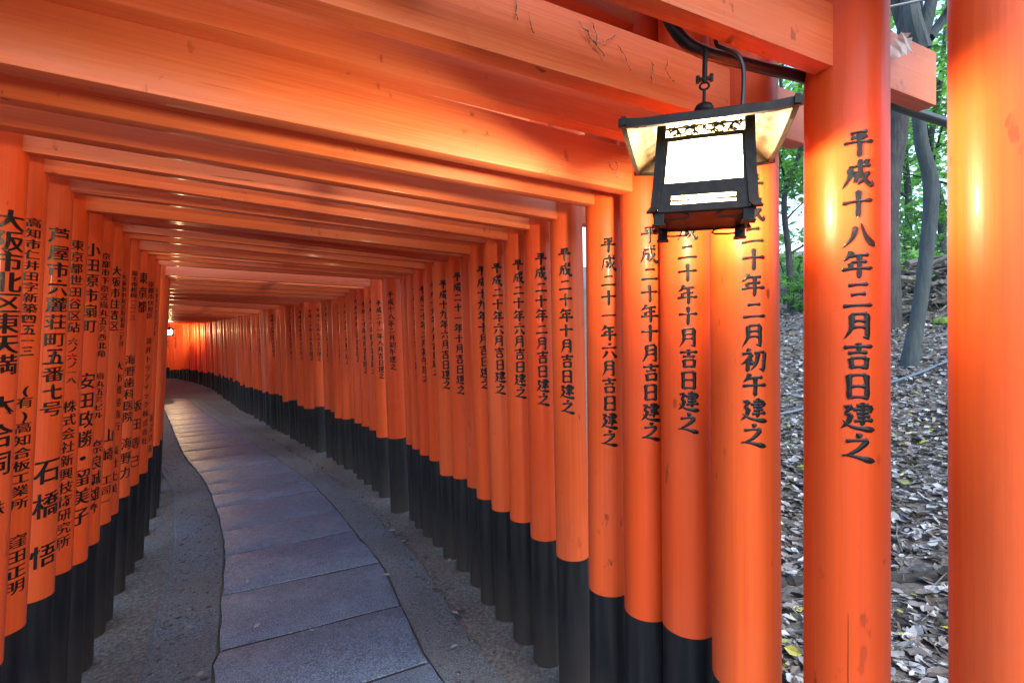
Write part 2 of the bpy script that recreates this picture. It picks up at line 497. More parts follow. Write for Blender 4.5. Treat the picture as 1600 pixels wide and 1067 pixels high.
_glyph = {}
def font_char(ch, bold=1.0):
    """outline of a character the stroke table lacks, thickened more across than up like a brush"""
    if ch in _glyph:
        return _glyph[ch]
    cu = bpy.data.curves.new('glyph', 'FONT')
    cu.body = ch
    o = bpy.data.objects.new('glyph', cu)
    COL.objects.link(o)
    bpy.context.view_layer.update()
    c2 = o.to_curve(bpy.context.evaluated_depsgraph_get())
    loops = []
    from mathutils.geometry import interpolate_bezier
    for sp in c2.splines:
        b = sp.bezier_points
        poly = []
        for i in range(len(b)):
            a, d = b[i], b[(i + 1) % len(b)]
            seg = interpolate_bezier(a.co, a.handle_right, d.handle_left, d.co, max(3, 2 + int((a.co - d.co).length / 0.09)))
            poly.extend(seg[:-1])
        clean = [poly[0]]
        for p in poly[1:]:
            if (p - clean[-1]).length > 1e-4:
                clean.append(p)
        loops.append(clean)
    o.to_curve_clear()
    bpy.data.objects.remove(o)
    dense_ = sum(len(l) for l in loops)
    bold *= 0.75 if dense_ < 60 else (0.5 if dense_ < 100 else 0.3)
    spread = 0.016 if dense_ < 100 else 0.012
    xs = [p.x for l in loops for p in l]; ys = [p.y for l in loops for p in l]
    cx = (min(xs) + max(xs)) / 2 if ch in '・ノ()' else 0.5
    new = bpy.data.curves.new('glyph_fill', 'CURVE')
    new.dimensions = '2D'; new.fill_mode = 'FRONT'
    for l in loops:
        n = len(l)
        q = []
        area = sum(l[i].x * l[(i + 1) % n].y - l[(i + 1) % n].x * l[i].y for i in range(n))
        for i, p in enumerate(l):
            t = (l[(i + 1) % n] - l[i - 1])
            if t.length < 1e-6:
                q.append(p.copy()); continue
            t.normalize()
            nr = Vector((t.y, -t.x, 0))          # outward for ccw outer loops, inward (into the hole) for cw ones
            if FONT_SIGN < 0:
                nr = -nr
            wob = noise.noise(Vector((p.x * 5, p.y * 5, ord(ch) * 0.37))) * 0.011 * bold
            r = p + Vector((nr.x * (0.027 * bold + wob), nr.y * (0.004 + wob), 0))
            q.append(Vector((r.x, r.y + 0.09 * (r.x - 0.5), 0)))
        s = new.splines.new('POLY')
        s.points.add(len(q) - 1)
        for pt, r in zip(s.points, q):
            pt.co = (r.x - cx, r.y - 0.38, 0, 1)
        s.use_cyclic_u = True
    o = bpy.data.objects.new('glyph_fill', new)
    COL.objects.link(o)
    bpy.context.view_layer.update()
    me = o.evaluated_get(bpy.context.evaluated_depsgraph_get()).to_mesh()
    bm = bmesh.new()
    bm.from_mesh(me)
    for i in range(-5, 6):
        bmesh.ops.bisect_plane(bm, geom=bm.verts[:] + bm.edges[:] + bm.faces[:], plane_co=(i * 0.09 + 0.004, 0, 0), plane_no=(1, 0, 0))
    bm.verts.index_update()
    vs = [(q.co.x, q.co.y, 0.5) for q in bm.verts]
    fs = [tuple(q.index for q in f.verts) for f in bm.faces]
    bm.free()
    bpy.data.objects.remove(o)
    n0 = len(vs)                                           # a wetter brush: the same strokes again a hair to either side
    vs = [(x + dx, y + dx * 0.2, hgt + abs(dx) * 9 + (0.1 if dx > 0 else 0)) for dx in (0.0, -spread, spread) for x, y, hgt in vs]
    fs = [tuple(i + q * n0 for i in f) for q in range(3) for f in fs]
    _glyph[ch] = (vs, fs)
    return _glyph[ch]
FONT_SIGN = 1

def writing(runs, R, name='inscription', n=5):
    """runs: (text, z of the first character's centre, z of the last one's, character width).  Wrapped round a post of radius R, facing -y."""
    mb = MB()
    for text, z0, z1, size in runs:
        cnt = len(text)
        for i, ch in enumerate(text):
            if ch == '　':
                continue
            z = z0 + (z1 - z0) * (i / max(1, cnt - 1))
            vs, fs = brush_char(ch, n) if ch in STROKES else font_char(ch)
            sy = abs(z1 - z0) / max(1, cnt - 1) * 0.93 if cnt > 1 else size
            if sy < size * 0.9 or sy > size * 1.1:
                sy = max(min(sy, size * 1.12), size * 0.7)
            dx = RNG.uniform(-0.02, 0.02) * size
            if ch in '一':
                sy *= 0.8
            out = []
            for x, y, hgt in vs:
                a = (x * size + dx) / R
                rr = R + 0.0006 + 0.0010 * hgt
                out.append((rr * math.sin(a), -rr * math.cos(a), z + y * sy))
            mb.add(out, fs)
    return mb.mesh(name, M['ink'], smooth=False)

# ------------------------------------------------------------------ the torii gates
def ray_x(u, Y):
    return (u - U0) / FPX * Y

def from_left_edge(u, Y, R):
    X = ray_x(u, Y)
    th = math.atan((u - U0) / FPX)
    for _ in range(8):
        X = Y * math.tan(th + math.asin(R / math.hypot(X, Y)))
    return Vector((X, Y))

def right_edge_u(p, R):
    th = math.atan2(p.x, p.y) + math.asin(min(1, R / p.length))
    return U0 + FPX * math.tan(th)

BAND, TOP = 0.6, 2.62
R0 = 0.07
pil = MB()
pil.lathe([(R0, 0), (R0, 0.004), (R0 * 0.995, 0.5), (R0 * 0.985, 1.0)], 44)
PILLAR = pil.mesh('pillar', M['post_paint'])
pil = MB()
pil.lathe([(R0 * 0.985, 0), (R0 * 0.985, 0.5), (R0 * 0.98, 0.999)], 36)
BASE = pil.mesh('pillar_base', M['base'])

def make_gate(pr, pl, RR, RL, zb, bandR, bandL, leanR, leanL, beam_h=0.135, lint=2.46, over=0.26, tip=0.0):
    """pr, pl: post centres at band height (xy).  Returns the gate's Empty and a helper that puts writing on a post."""
    mid = (pr + pl) / 2
    d = (pr - pl)
    half = d.length / 2
    ang = math.atan2(d.y, d.x)
    g = empty('torii_gate', (mid.x, mid.y, 0), ang)
    posts = []
    for sx, R, band, lean in ((1, RR, bandR, leanR), (-1, RL, bandL, leanL)):
        rot = Matrix.Rotation(-sx * lean, 4, 'Y')          # tops lean inward
        at = Matrix.Translation((sx * half, 0, BAND)) @ rot
        k1 = link('pillar', PILLAR, g)
        k1.matrix_local = at @ Matrix.Translation((0, 0, band - BAND)) @ Matrix.Rotation(RNG.uniform(0, 6.28), 4, 'Z') @ Matrix.Diagonal((R / R0, R / R0, TOP - band, 1))
        k2 = link('pillar_base', BASE, g)
        k2.matrix_local = at @ Matrix.Translation((0, 0, -BAND - 0.15)) @ Matrix.Rotation(RNG.uniform(0, 6.28), 4, 'Z') @ Matrix.Diagonal((R / R0, R / R0, band + 0.15, 1))
        posts.append((at, R))
    inner = half - math.sin((leanR + leanL) / 2) * (zb - BAND)
    ov = over + RNG.uniform(-0.02, 0.03)
    tw = 0.045 + RNG.uniform(-0.004, 0.006)
    mb = MB()
    tilt = Matrix.Rotation(RNG.uniform(-0.004, 0.004) + tip, 3, 'Y')
    mb.box((0, 0, zb + beam_h / 2 + half * tip), (2 * inner + 2 * ov, tw, beam_h), tilt, 0.004)
    b = mb.build('tie_beam', M['beam_paint'], g)
    mb = MB()
    mb.box((0, 0, (zb + beam_h + half * tip - 0.02 + lint) / 2), (0.10, tw - 0.006, lint - zb - beam_h - half * tip + 0.02), None, 0.003)
    mb.build('gable_strut', M['beam_paint'], g)
    # upturned lintel of two courses
    for nm, wdt, h, z, ext in (('lintel', 0.07, 0.10, lint, 0.36), ('lintel_cap', 0.10, 0.04, lint + 0.102, 0.42)):
        mb = MB()
        xs = [-1, -0.8, -0.5, 0, 0.5, 0.8, 1]
        Lh = half + ext
        vs, fs = [], []
        for x in xs:
            up = 0.035 * abs(x) ** 3
            for yy, zz in ((-wdt / 2, z), (wdt / 2, z), (wdt / 2, z + h), (-wdt / 2, z + h)):
                vs.append((x * Lh, yy, zz + up))
        for i in range(len(xs) - 1):
            for j in range(4):
                a, c = i * 4 + j, i * 4 + (j + 1) % 4
                fs.append((a, a + 4, c + 4, c))
        fs.append((0, 1, 2, 3)); fs.append(tuple(len(vs) - 4 + j for j in (3, 2, 1, 0)))
        mb.add(vs, fs)
        mb.build(nm, M['beam_paint'] if nm == 'lintel' else M['base'], g, smooth=False)
    def write(side, mesh, delta):
        at, R = posts[0 if side > 0 else 1]
        p = pr if side > 0 else pl
        az = math.atan2(-p.y, -p.x) + R_(delta)            # world azimuth the writing faces
        o = link('inscription', mesh, g)
        o.matrix_local = at @ Matrix.Translation((0, 0, -BAND)) @ Matrix.Rotation(az - ang + math.pi / 2, 4, 'Z')
        return o
    return g, write

# right row, near to far: u of the left edge, depth of the centre, radius, beam underside, band height, lean deg, date, v of top and bottom of writing, facing offset
H = '平成'
RIGHT = [
 (1482, 0.880, 0.085, 2.24, 0.50, 0.3, None, 0, 0, 0),
 (1255, 1.093, 0.0815, 2.09, 0.40, 0.0, '十八年三月吉日建之', 200, 722, 16),
 (1113, 1.280, 0.083, 2.045, 0.61, 0.5, '二十年二月初午建之', 270, 698, 15),
 (1035, 1.446, 0.076, 2.055, 0.65, 0.6, '二十年十月吉日建之', 310, 676, 3),
 (976, 1.570, 0.073, 1.955, 0.625, 0.9, '二十年十月吉日建之', 352, 688, 14),
 (920, 1.730, 0.070, 1.965, 0.615, 0.7, '二十一年六月吉日建之', 370, 697, 8),
 (869, 2.050, 0.069, 1.990, 0.59, 1.4, '二十年十月吉日建之', 386, 646, -6),
 (829, 2.270, 0.069, 1.995, 0.58, 1.4, '二十年二月吉日建之', 394, 634, 4),
 (797, 2.440, 0.068, 1.985, 0.60, 1.6, '二十年六月吉日建之', 404, 622, 2),
 (768, 2.620, 0.068, 2.000, 0.59, 2.2, '二十年六月吉日建之', 410, 616, 4),
 (745, 2.780, 0.067, 1.975, 0.60, 2.3, '十九年十月吉日建之', 415, 608, 6),
 (730, 2.990, 0.067, 1.990, 0.60, 2.0, '十九年二月二十四日建之', 419, 628, 14),
 (708, 3.180, 0.067, 2.000, 0.60, 2.2, '二十一年十月吉日建之', 425, 616, 4),
 (687, 3.360, 0.067, 2.010, 0.57, 2.3, '十九年六月吉日建之', 437, 608, 4),
 (671, 3.560, 0.067, 2.000, 0.62, 2.1, '十九年八月吉日建之', 440, 588, 6),
 (656, 3.730, 0.066, 1.990, 0.62, 2.2, '二十年二月初午建之', 446, 598, 4),
 (644, 3.890, 0.066, 2.005, 0.63, 2.0, '二十年六月吉日建之', 445, 590, 8),
 (635, 4.060, 0.066, 2.000, 0.63, 2.2, '十五年五月吉日建之', 456, 582, 10),
 (606, 4.260, 0.082, 2.020, 0.64, 2.2, '十八年二月初午建之', 455, 578, -8),
 (588, 4.640, 0.068, 1.990, 0.57, 2.2, '二十一年八月吉日建之', 469, 592, 2),
 (577, 4.850, 0.067, 2.000, 0.60, 2.2, '二十年四月吉日建之', 468, 585, 4),
 (565, 5.050, 0.066, 2.010, 0.60, 2.2, '二十年七月吉日建之', 471, 584, 4),
 (554, 5.250, 0.066, 1.990, 0.60, 2.2, '十九年三月吉日建之', 467, 566, 4),
]
# left row, near to far from the gate at index 7 on: u of the right edge at band height, band, runs of (text, v first, v last centre, width), facing offset
LEFT = {
 6: (None, 0.60, None, 0),
 7: (6.5, 0.56, [('大阪市北区東天満', 335, 570, .090), ('本合同', 640, 730, .080), ('(株)', 775, 830, .045)], 0),
 8: (41.6, 0.58, [('高知市仁井田字新築四五一三', 340, 548, .046), ('(有)高知合板工業所', 610, 792, .052), ('窪田正明', 852, 925, .060)], 3),
 9: (86, 0.56, [('芦屋市六麓荘町五番七号', 362, 640, .074), ('石橋', 738, 792, .086), ('悟', 872, 872, .086)], 2),
 10: (114, 0.56, [('東京都世田谷区砧', 378, 510, .050), ('六ノ六ノ一八', 533, 594, .040), ('株式会社新興技術研究所', 636, 850, .052)], 0),
 11: (138, 0.56, [('小田原市扇町', 386, 508, .066), ('安田政勝・留美子', 596, 810, .082)], 0),
 12: (156, 0.56, [('京都市下京区烏丸五条西北角', 396, 552, .044), ('烏丸五条ビル', 588, 650, .042), ('奈良誠雄', 700, 775, .060), ('(株)', 790, 800, .035)], 0),
 13: (174, 0.56, [('大阪市住吉区', 420, 508, .058), ('山崎', 682, 712, .066), ('工司一', 752, 786, .060)], 0),
 14: (185.5, 0.56, [('大阪市中央区南船場二丁目', 430, 536, .040), ('大市貿易商行', 572, 668, .044), ('長辻七美', 706, 766, .046)], 0),
 15: (203.5, 0.56, [('富士市松岡一二一三', 424, 495, .042), ('海野歯科医院', 562, 652, .066), ('海野力', 694, 740, .066)], 0),
 16: (217.5, 0.56, [('東京都', 432, 478, .072), ('坂田専己', 634, 722, .070)], 0),
 17: (231.0, 0.58, [('京都市伏見区', 442, 492, .046), ('淡井トラフィック株式会社', 532, 690, .042)], 0),
 18: (238.5, 0.59, [('京都府宇治市五ケ庄', 452, 520, .038), ('斎浦早苗', 654, 702, .055)], 0),
}
WC = 1.92
LEFT_TURN = 29
NUM = {'十八年三月吉日建之': 'third month of the eighteenth year'}
gates = []
prev_ang = R_(26)
angs = {0: R_(25), 1: R_(24.8), 2: R_(27), 3: R_(27.5), 4: R_(30.4), 5: R_(30.4), 6: R_(30.4)}
rowR, rowL = [], []
def solve_left(pr, RL, target, guess):
    lo, hi = guess - R_(12), guess + R_(12)
    f = lambda a: right_edge_u(pr - Vector((math.cos(a), math.sin(a))) * WC, RL) - target
    best = min((abs(f(lo + (hi - lo) * i / 400)), lo + (hi - lo) * i / 400) for i in range(401))
    return best[1]

LABELS = [
 'vermilion gate whose plain unlettered post stands cut off at the far right edge',
 'vermilion gate dated 平成十八年三月 whose tie beam carries the black pipe right of the lantern',
 'vermilion gate dated 平成二十年二月初午 with broad post directly right of the lit lantern',
 'vermilion gate with post lettered behind the bottom of the lit lantern',
 'vermilion gate with post just left of the lantern base, dated 平成二十年十月',
 'vermilion gate dated 平成二十一年六月 standing beside the thin green gap',
 'vermilion gate with glossy edged post left of the thin green gap, dated 平成二十年十月',
 'vermilion gate dated 平成二十年二月 with huge 大阪市 lettering on the cut off left post',
 'vermilion gate dated 平成二十年六月 with 高知市 address on its left post',
 'vermilion gate with 芦屋市 address and the boldest black lettering 石橋 悟 on its left post',
 'vermilion gate dated 平成十九年十月 with small 東京都世田谷区 address on its left post',
 'vermilion gate with long date 二月二十四日 on right post and 小田原市 on left post',
 'vermilion gate dated 平成二十一年十月 with narrow 京都市下京区 address on its left post',
 'vermilion gate dated 平成十九年六月 with 大阪市住吉区 and 山崎 on its left post',
 'vermilion gate dated 平成十九年八月 with half hidden 大阪市 address on its left post',
 'vermilion gate dated 平成二十年二月初午 with 海野歯科医院 lettered on its left post',
 'vermilion gate with 東京都 and 坂田 lettered on its left post',
 'vermilion gate dated 平成十五年五月 with 京都市伏見区 address on its left post',
 'vermilion gate with thicker right post standing proud of the row, dated 平成十八年二月初午',
 'vermilion gate dated 平成二十一年八月 just beyond the thicker proud post',
 'vermilion gate dated 平成二十年四月, second beyond the thicker proud post',
 'vermilion gate dated 平成二十年七月, third beyond the thicker proud post',
 'vermilion gate dated 平成十九年三月, fourth beyond the thicker proud post',
]
GROUP = 'vermilion torii gates forming the tunnel'
info = []
for i, (u, Y, R, zb, band, lean, date, va, vb, dl) in enumerate(RIGHT):
    pr = from_left_edge(u, Y, R)
    Lspec = LEFT.get(i)
    RL = 0.067 if i < 9 else 0.066
    if Lspec and Lspec[0] is not None:
        a = solve_left(pr, RL, Lspec[0], prev_ang)
    else:
        a = angs.get(i, prev_ang)
    prev_ang = a
    info.append((i, pr, a, R, RL, Y))
# beyond the measured gates the row bends left; smooth the angle there
far_pts = [(ray_x(u, Y), Y) for u, Y in ()]
FAR = [(-1.58, 5.25), (-2.18, 6.0), (-2.95, 6.92), (-3.90, 8.05), (-4.85, 9.25), (-5.75, 10.32), (-7.05, 12.0), (-8.6, 13.75), (-9.95, 14.9), (-11.3, 15.65), (-12.8, 16.1), (-14.4, 16.35)]
last = info[-1][1]
FAR[0] = (last.x, last.y)
dense = catmull([(x, y, 0) for x, y in FAR], 40)
acc, nxt, farlist = 0.0, 0.0, []
rs = random.Random(5)
step = 0.235
for a_, b_ in zip(dense, dense[1:]):
    acc += (b_ - a_).length
    if acc >= nxt + step:
        nxt = acc
        step = rs.uniform(0.185, 0.235) if rs.random() < 0.90 else 0.34
        if b_.y > 11.5:
            step = rs.uniform(0.142, 0.160)
        farlist.append((b_.copy(), (b_ - a_).normalized()))

def zat(v, depth):
    return EYE + (V0 - v) / FPX * depth

for (i, pr, a, R, RL, Y) in info:
    u, _, _, zb, band, lean, date, va, vb, dl = RIGHT[i]
    pl = pr - Vector((math.cos(a), math.sin(a))) * WC
    Lspec = LEFT.get(i, (None, 0.60, None, 0))
    g, write = make_gate(pr, pl, R, RL, zb, band, Lspec[1], R_(lean), R_(2.2), over=0.37 if i == 1 else 0.26, tip=0.0 if i < 6 else (0.012 if i == 6 else 0.03))
    tag(g, LABELS[i], 'torii gate', GROUP)
    rowR.append(pr); rowL.append(pl); gates.append(g)
    if date:
        dep = Y - R * 0.95
        txt = H + date
        zt, zbm = zat(va, dep), zat(vb, dep)
        pitch = (zt - zbm) / len(txt)
        size = min(pitch * 1.0, 0.078)
        write(1, writing([(txt, zt - pitch / 2, zbm + pitch / 2, size)], R, n=5 if i < 12 else 3), dl)
    if Lspec[2]:
        # distance in depth of the face turned to the camera
        dep = pl.y - RL * pl.y / pl.length
        runs = [(t, zat(v0, dep), zat(v1, dep), s) for t, v0, v1, s in Lspec[2]]
        for run in runs:
            write(-1, writing([run], RL, n=3), Lspec[3] + LEFT_TURN + (7 if i > 11 else 0))

DATES = ['二十年三月吉日建之', '十九年七月吉日建之', '十八年十月吉日建之', '二十年五月吉日建之', '十七年九月吉日建之', '十九年二月初午建之', '二十一年四月吉日建之', '十六年三月吉日建之']
shared = []
for s in DATES:
    txt = H + s
    shared.append(writing([(txt, 1.88, 1.24, 0.062)], R0, n=2))
lt = bpy.data.meshes
shared_left = [writing([(t + '　' + w, 1.9, 0.95, 0.055)], R0, n=2) for t, w in (('二十一年六月吉日', '八五三'), ('十九年四月十五日', '六四七'))]
ang_prev = info[-1][2]
for j, (p, t) in enumerate(farlist):
    tang = math.atan2(t.y, t.x) - math.pi / 2              # beam direction (left to right)
    w = min(1.0, j / 14)
    a = ang_prev * (1 - w) + tang * w if j < 14 else tang
    pr = Vector((p.x, p.y)) + Vector((math.cos(tang), math.sin(tang))) * rs.uniform(-0.02, 0.03)
    pl = pr - Vector((math.cos(a), math.sin(a))) * WC
    while j < 30 and right_edge_u(pl, 0.067) > 240:
        pl = pl - Vector((math.cos(a), math.sin(a))) * 0.01
    R = rs.choice([0.063, 0.066, 0.068, 0.07, 0.078])
    zb = 2.0 + rs.uniform(-0.05, 0.03)
    g, write = make_gate(pr, pl, R, 0.067, zb, 0.57 + rs.uniform(-0.05, 0.05), 0.6, R_(2.0 + rs.uniform(-0.6, 0.5)), R_(2.0), lint=2.44 + rs.uniform(-0.04, 0.06), tip=0.02)
    tag(g, 'slender vermilion gate in the dense far run of posts curving away toward the distant lamp', 'torii gate', GROUP)
    o = write(1, shared[rs.randrange(len(shared))], rs.uniform(2, 14))
    o.scale = (o.scale[0] * R / R0, o.scale[1] * R / R0, 1)
    if j < 6:
        o = write(-1, shared_left[j % 2], -8)
        o.scale = (o.scale[0] * 0.067 / R0, o.scale[1] * 0.067 / R0, 1)
    rowR.append(pr); rowL.append(pl); gates.append(g)
print('gates', len(gates)); print('LEDGE', [(i, round(right_edge_u(p, 0.067)), round(p.y, 2)) for i, p in enumerate(rowL) if p.y > 0.5][:45])

ck = MB()
zz_ = [0.02 * q for q in range(24)]
vs_, fs_ = [], []
for q, z in enumerate(zz_):
    a_ = 0.06 + 0.012 * noise.noise(Vector((z * 6, 1, 2)))
    w_ = 0.0006 * (1 - abs(q / 12 - 1)) ** 0.4 / 0.0815 + 0.0002
    for da in (-w_, w_):
        vs_.append((0.0822 * math.sin(a_ + da), -0.0822 * math.cos(a_ + da), 0.46 + z))
    if q:
        fs_.append((2 * q - 2, 2 * q - 1, 2 * q + 1, 2 * q))
ck.add(vs_, fs_)
p_ = info[1][1]
ob_ = ck.build('crack', M['ink'], None, smooth=False)
ob_.parent = gates[1]
az_ = math.atan2(-p_.y, -p_.x)
half_ = (rowR[1] - rowL[1]).length / 2
ob_.matrix_local = Matrix.Translation((half_, 0, 0)) @ Matrix.Rotation(az_ - info[1][2] + math.pi / 2, 4, 'Z')

# dried roots and cobweb bits caught on the near beams
def strand(g, pts_n, x0, z, y, ln, seed):
    r = random.Random(seed)
    mb = MB()
    for _ in range(pts_n):
        x = x0 + r.uniform(-0.05, 0.05)
        zz = z + r.uniform(-0.02, 0.02)
        pts = [(x, y, zz)]
        dx, dz = r.uniform(-0.5, 0.5), -1
        for k_ in range(7):
            x += dx * ln / 7 * r.uniform(0.2, 1.6); zz += dz * ln / 7 * r.uniform(0.5, 1.4)
            dx += r.uniform(-0.9, 0.9)
            pts.append((x, y - r.uniform(0.0005, 0.005), zz))
        mb.tube(pts, [r.uniform(0.0005, 0.0013) for _ in pts], 5)
    return mb.build('cobweb_strand', M['dust'], g)
for gi, x0, z, ln, n in ((2, 0.30, 2.165, 0.04, 2), (2, 0.43, 2.16, 0.05, 3), (2, 0.52, 2.15, 0.045, 2), (2, 0.64, 2.13, 0.05, 2), (4, 0.78, 2.03, 0.05, 2)):
    strand(gates[gi], n, x0, z, -0.026, ln, gi * 17 + n + int(x0 * 100))

# ------------------------------------------------------------------ terrain, path
import bisect
samples = []
def densify(row, st=0.15):
    out = []
    for a_, b_ in zip(row, row[1:]):
        L = (b_ - a_).length
        m = max(1, int(L / st))
        out += [a_.lerp(b_, q / m) for q in range(m)]
    out.append(row[-1])
    return out
# carry the row on behind the camera
back = [rowR[0] + Vector((0.40, -0.92)) * s for s in (40, 20, 10, 6, 4, 3, 2, 1)]
fwd = [rowR[-1] + Vector((-0.98, 0.15)) * s for s in (2, 5, 10, 25)]
RR_ = densify([*back, *rowR, *fwd], 0.25)
import numpy as np
RA = np.array([(p.x, p.y) for p in RR_])
TA = np.gradient(RA, axis=0); TA /= np.linalg.norm(TA, axis=1)[:, None]
NA = np.stack([TA[:, 1], -TA[:, 0]], 1)                    # outward (to the right of the path)
def row_dist(x, y):
    d2 = (RA[:, 0] - x) ** 2 + (RA[:, 1] - y) ** 2
    i = int(np.argmin(d2))
    return float((x - RA[i, 0]) * NA[i, 0] + (y - RA[i, 1]) * NA[i, 1])
def ground_z(x, y):
    d = row_dist(x, y)
    n1 = noise.noise(Vector((x * 0.6, y * 0.6, 0.3)))
    n2 = noise.noise(Vector((x * 2.7, y * 2.7, 4.3)))
    if d > 0.05:
        q = d - 0.05
        z = -0.012 + 0.165 * q + 0.0052 * min(q, 14) ** 2 + min(1, q) * (0.10 * n1 + 0.028 * n2)
        # plain slope; the shaded hollow on it is a dark strip added later
        return z
    if d < -2.15:
        q = -d - 2.15
        return -0.012 + 0.06 * q + min(1, q) * (0.08 * n1 + 0.02 * n2)
    edge = min(1.0, max(0.0, (d + 0.30) / 0.3)) if d > -1 else 0
    return -0.012 + 0.006 * n2 + 0.012 * edge * (0.5 + n1)

def axis(lo, hi, mid0, mid1, fine, coarse_n):
    a = list(np.linspace(lo, mid0, coarse_n, endpoint=False)) + list(np.arange(mid0, mid1, fine)) + list(np.linspace(mid1, hi, coarse_n))
    return a
xs = axis(-120, 120, -7, 9, 0.14, 24)
ys = axis(-60, 160, -1.5, 14, 0.14, 24)
gm = MB()
gv = [(x, y, ground_z(x, y)) for y in ys for x in xs]
W_ = len(xs)
gf = [(j * W_ + i, j * W_ + i + 1, (j + 1) * W_ + i + 1, (j + 1) * W_ + i) for j in range(len(ys) - 1) for i in range(W_ - 1)]
gm.add(gv, gf)
ground = gm.build('ground', M['soil'])
tag(ground, kind='structure')

LP = [(0.9, -1.1), (-0.02, 0.2), (-0.62, 1.05), (-1.30, 2.11), (-1.40, 2.31), (-1.69, 2.82), (-2.01, 3.39), (-2.48, 4.09), (-3.28, 5.15), (-4.36, 6.4), (-6.35, 8.95), (-8.0, 11.0), (-9.9, 13.0), (-11.5, 14.2), (-14, 14.9)]
RP = [(1.75, -0.7), (0.85, 0.55), (0.25, 1.3), (-0.364, 2.2), (-0.472, 2.40), (-0.64, 2.73), (-0.873, 3.21), (-1.198, 3.706), (-1.757, 4.56), (-2.38, 5.38), (-3.54, 6.74), (-4.94, 8.30), (-6.9, 10.6), (-8.9, 12.9), (-11.0, 14.7), (-14, 15.6)]
def dense2(P, n=24):
    return [Vector((q.x, q.y)) for q in catmull([(x, y, 0) for x, y in P], n)]
LPd, RPd = dense2(LP), dense2(RP)
def arclen(P):
    L = [0.0]
    for a_, b_ in zip(P, P[1:]):
        L.append(L[-1] + (b_ - a_).length)
    return L
LL, RL_ = arclen(LPd), arclen(RPd)
def at_len(P, L, s):
    i = min(max(bisect.bisect_left(L, s), 1), len(L) - 1)
    t = (s - L[i - 1]) / max(1e-9, L[i] - L[i - 1])
    return P[i - 1].lerp(P[i], min(max(t, 0), 1))
def s_near(P, L, pt):
    i = min(range(len(P)), key=lambda q: (P[q] - pt).length_squared)
    return L[i]
# joints: matched arc lengths on both edges (two of them read off the photograph)
sJ0 = s_near(LPd, LL, Vector((-1.40, 2.31))); rJ0 = s_near(RPd, RL_, Vector((-0.64, 2.70)))
sJ1 = s_near(LPd, LL, Vector((-1.69, 2.82))); rJ1 = s_near(RPd, RL_, Vector((-0.90, 3.21)))
joints = [(sJ0, rJ0), (sJ1, rJ1)]
def cross(s):
    """arc length on the right edge square across from s on the left edge"""
    p = at_len(LPd, LL, s); q = at_len(LPd, LL, s + 0.05)
    t = (q - p).normalized()
    best = min(range(len(RPd)), key=lambda i: abs((RPd[i] - p).dot(t)) + 0.05 * (RPd[i] - p).length)
    return RL_[best]
pr_rng = random.Random(3)
s = sJ0
lst = []
while s > 0.7:
    s -= pr_rng.uniform(0.52, 0.64)
    lst.append((s, rJ0 - (sJ0 - s) * 0.98))
joints = lst[::-1] + joints
s = sJ1
r_prev = rJ1
while s < LL[-1] - 1.0:
    s += pr_rng.choice([0.36, 0.42, 0.5, 0.58, 0.66])
    r = cross(s)
    r = max(r, r_prev + 0.28)
    r_prev = r
    joints.append((s, r))
pm = MB()
gap = 0.010
for (s0, r0), (s1, r1) in zip(joints, joints[1:]):
    if r1 - r0 < 0.1:
        continue
    n = 6
    loop = []
    for i in range(n + 1):
        loop.append(at_len(LPd, LL, s0 + gap + (s1 - s0 - 2 * gap) * i / n) + Vector((pr_rng.uniform(-.006, .006), pr_rng.uniform(-.006, .006))))
    a1 = loop[-1]; b1 = at_len(RPd, RL_, r1 - gap)
    for i in range(1, n):
        loop.append(a1.lerp(b1, i / n) + Vector((pr_rng.uniform(-.003, .003), pr_rng.uniform(-.004, .004))))
    for i in range(n, -1, -1):
        loop.append(at_len(RPd, RL_, r0 + gap + (r1 - r0 - 2 * gap) * i / n) + Vector((pr_rng.uniform(-.006, .006), pr_rng.uniform(-.006, .006))))
    a1 = loop[-1]; b1 = loop[0]
    for i in range(1, n):
        loop.append(a1.lerp(b1, i / n) + Vector((pr_rng.uniform(-.003, .003), pr_rng.uniform(-.004, .004))))
    cen = sum(loop, Vector((0, 0))) / len(loop)
    hz = 0.0095 + pr_rng.uniform(-0.002, 0.002)
    tx, ty = pr_rng.uniform(-.003, .003), pr_rng.uniform(-.003, .003)
    rings = []
    for ins, z in ((0.0, -0.05), (0.0, hz - 0.003), (0.0015, hz - 0.0006), (0.004, hz)):
        ring = []
        for q in loop:
            dv = (cen - q); dv.normalize()
            qq = q + dv * ins
            ring.append((qq.x, qq.y, z + tx * (qq.x - cen.x) + ty * (qq.y - cen.y)))
        rings.append(ring)
    m = len(loop)
    vs = [q for r in rings for q in r] + [(cen.x, cen.y, hz)]
    fs = []
    for r in range(3):
        for i in range(m):
            a_, b_ = r * m + i, r * m + (i + 1) % m
            fs.append((b_, a_, a_ + m, b_ + m))
    for i in range(m):
        fs.append((3 * m + (i + 1) % m, 3 * m + i, 4 * m))
    pm.add(vs, fs)
bd = MB()
bv, bf = [], []
for q_, (s0, r0) in enumerate(joints):
    if q_ + 1 < len(joints):
        s1, r1 = joints[q_ + 1]
    for w_ in range(6 if q_ + 1 < len(joints) else 1):
        a_ = at_len(LPd, LL, s0 + (s1 - s0) * w_ / 6); b_ = at_len(RPd, RL_, r0 + (r1 - r0) * w_ / 6)
        e_ = (b_ - a_).normalized() * 0.012
        bv += [(a_.x + e_.x, a_.y + e_.y, 0.0045), (b_.x - e_.x, b_.y - e_.y, 0.0045)]
bf = [(2 * q_, 2 * q_ + 1, 2 * q_ + 3, 2 * q_ + 2) for q_ in range(len(bv) // 2 - 1)]
bd.add(bv, bf)
tag(bd.build('path_bedding', M['joint'], smooth=False), kind='structure')
path = pm.build('stone_path', M['slab'], angle=35)
tag(path, kind='structure')

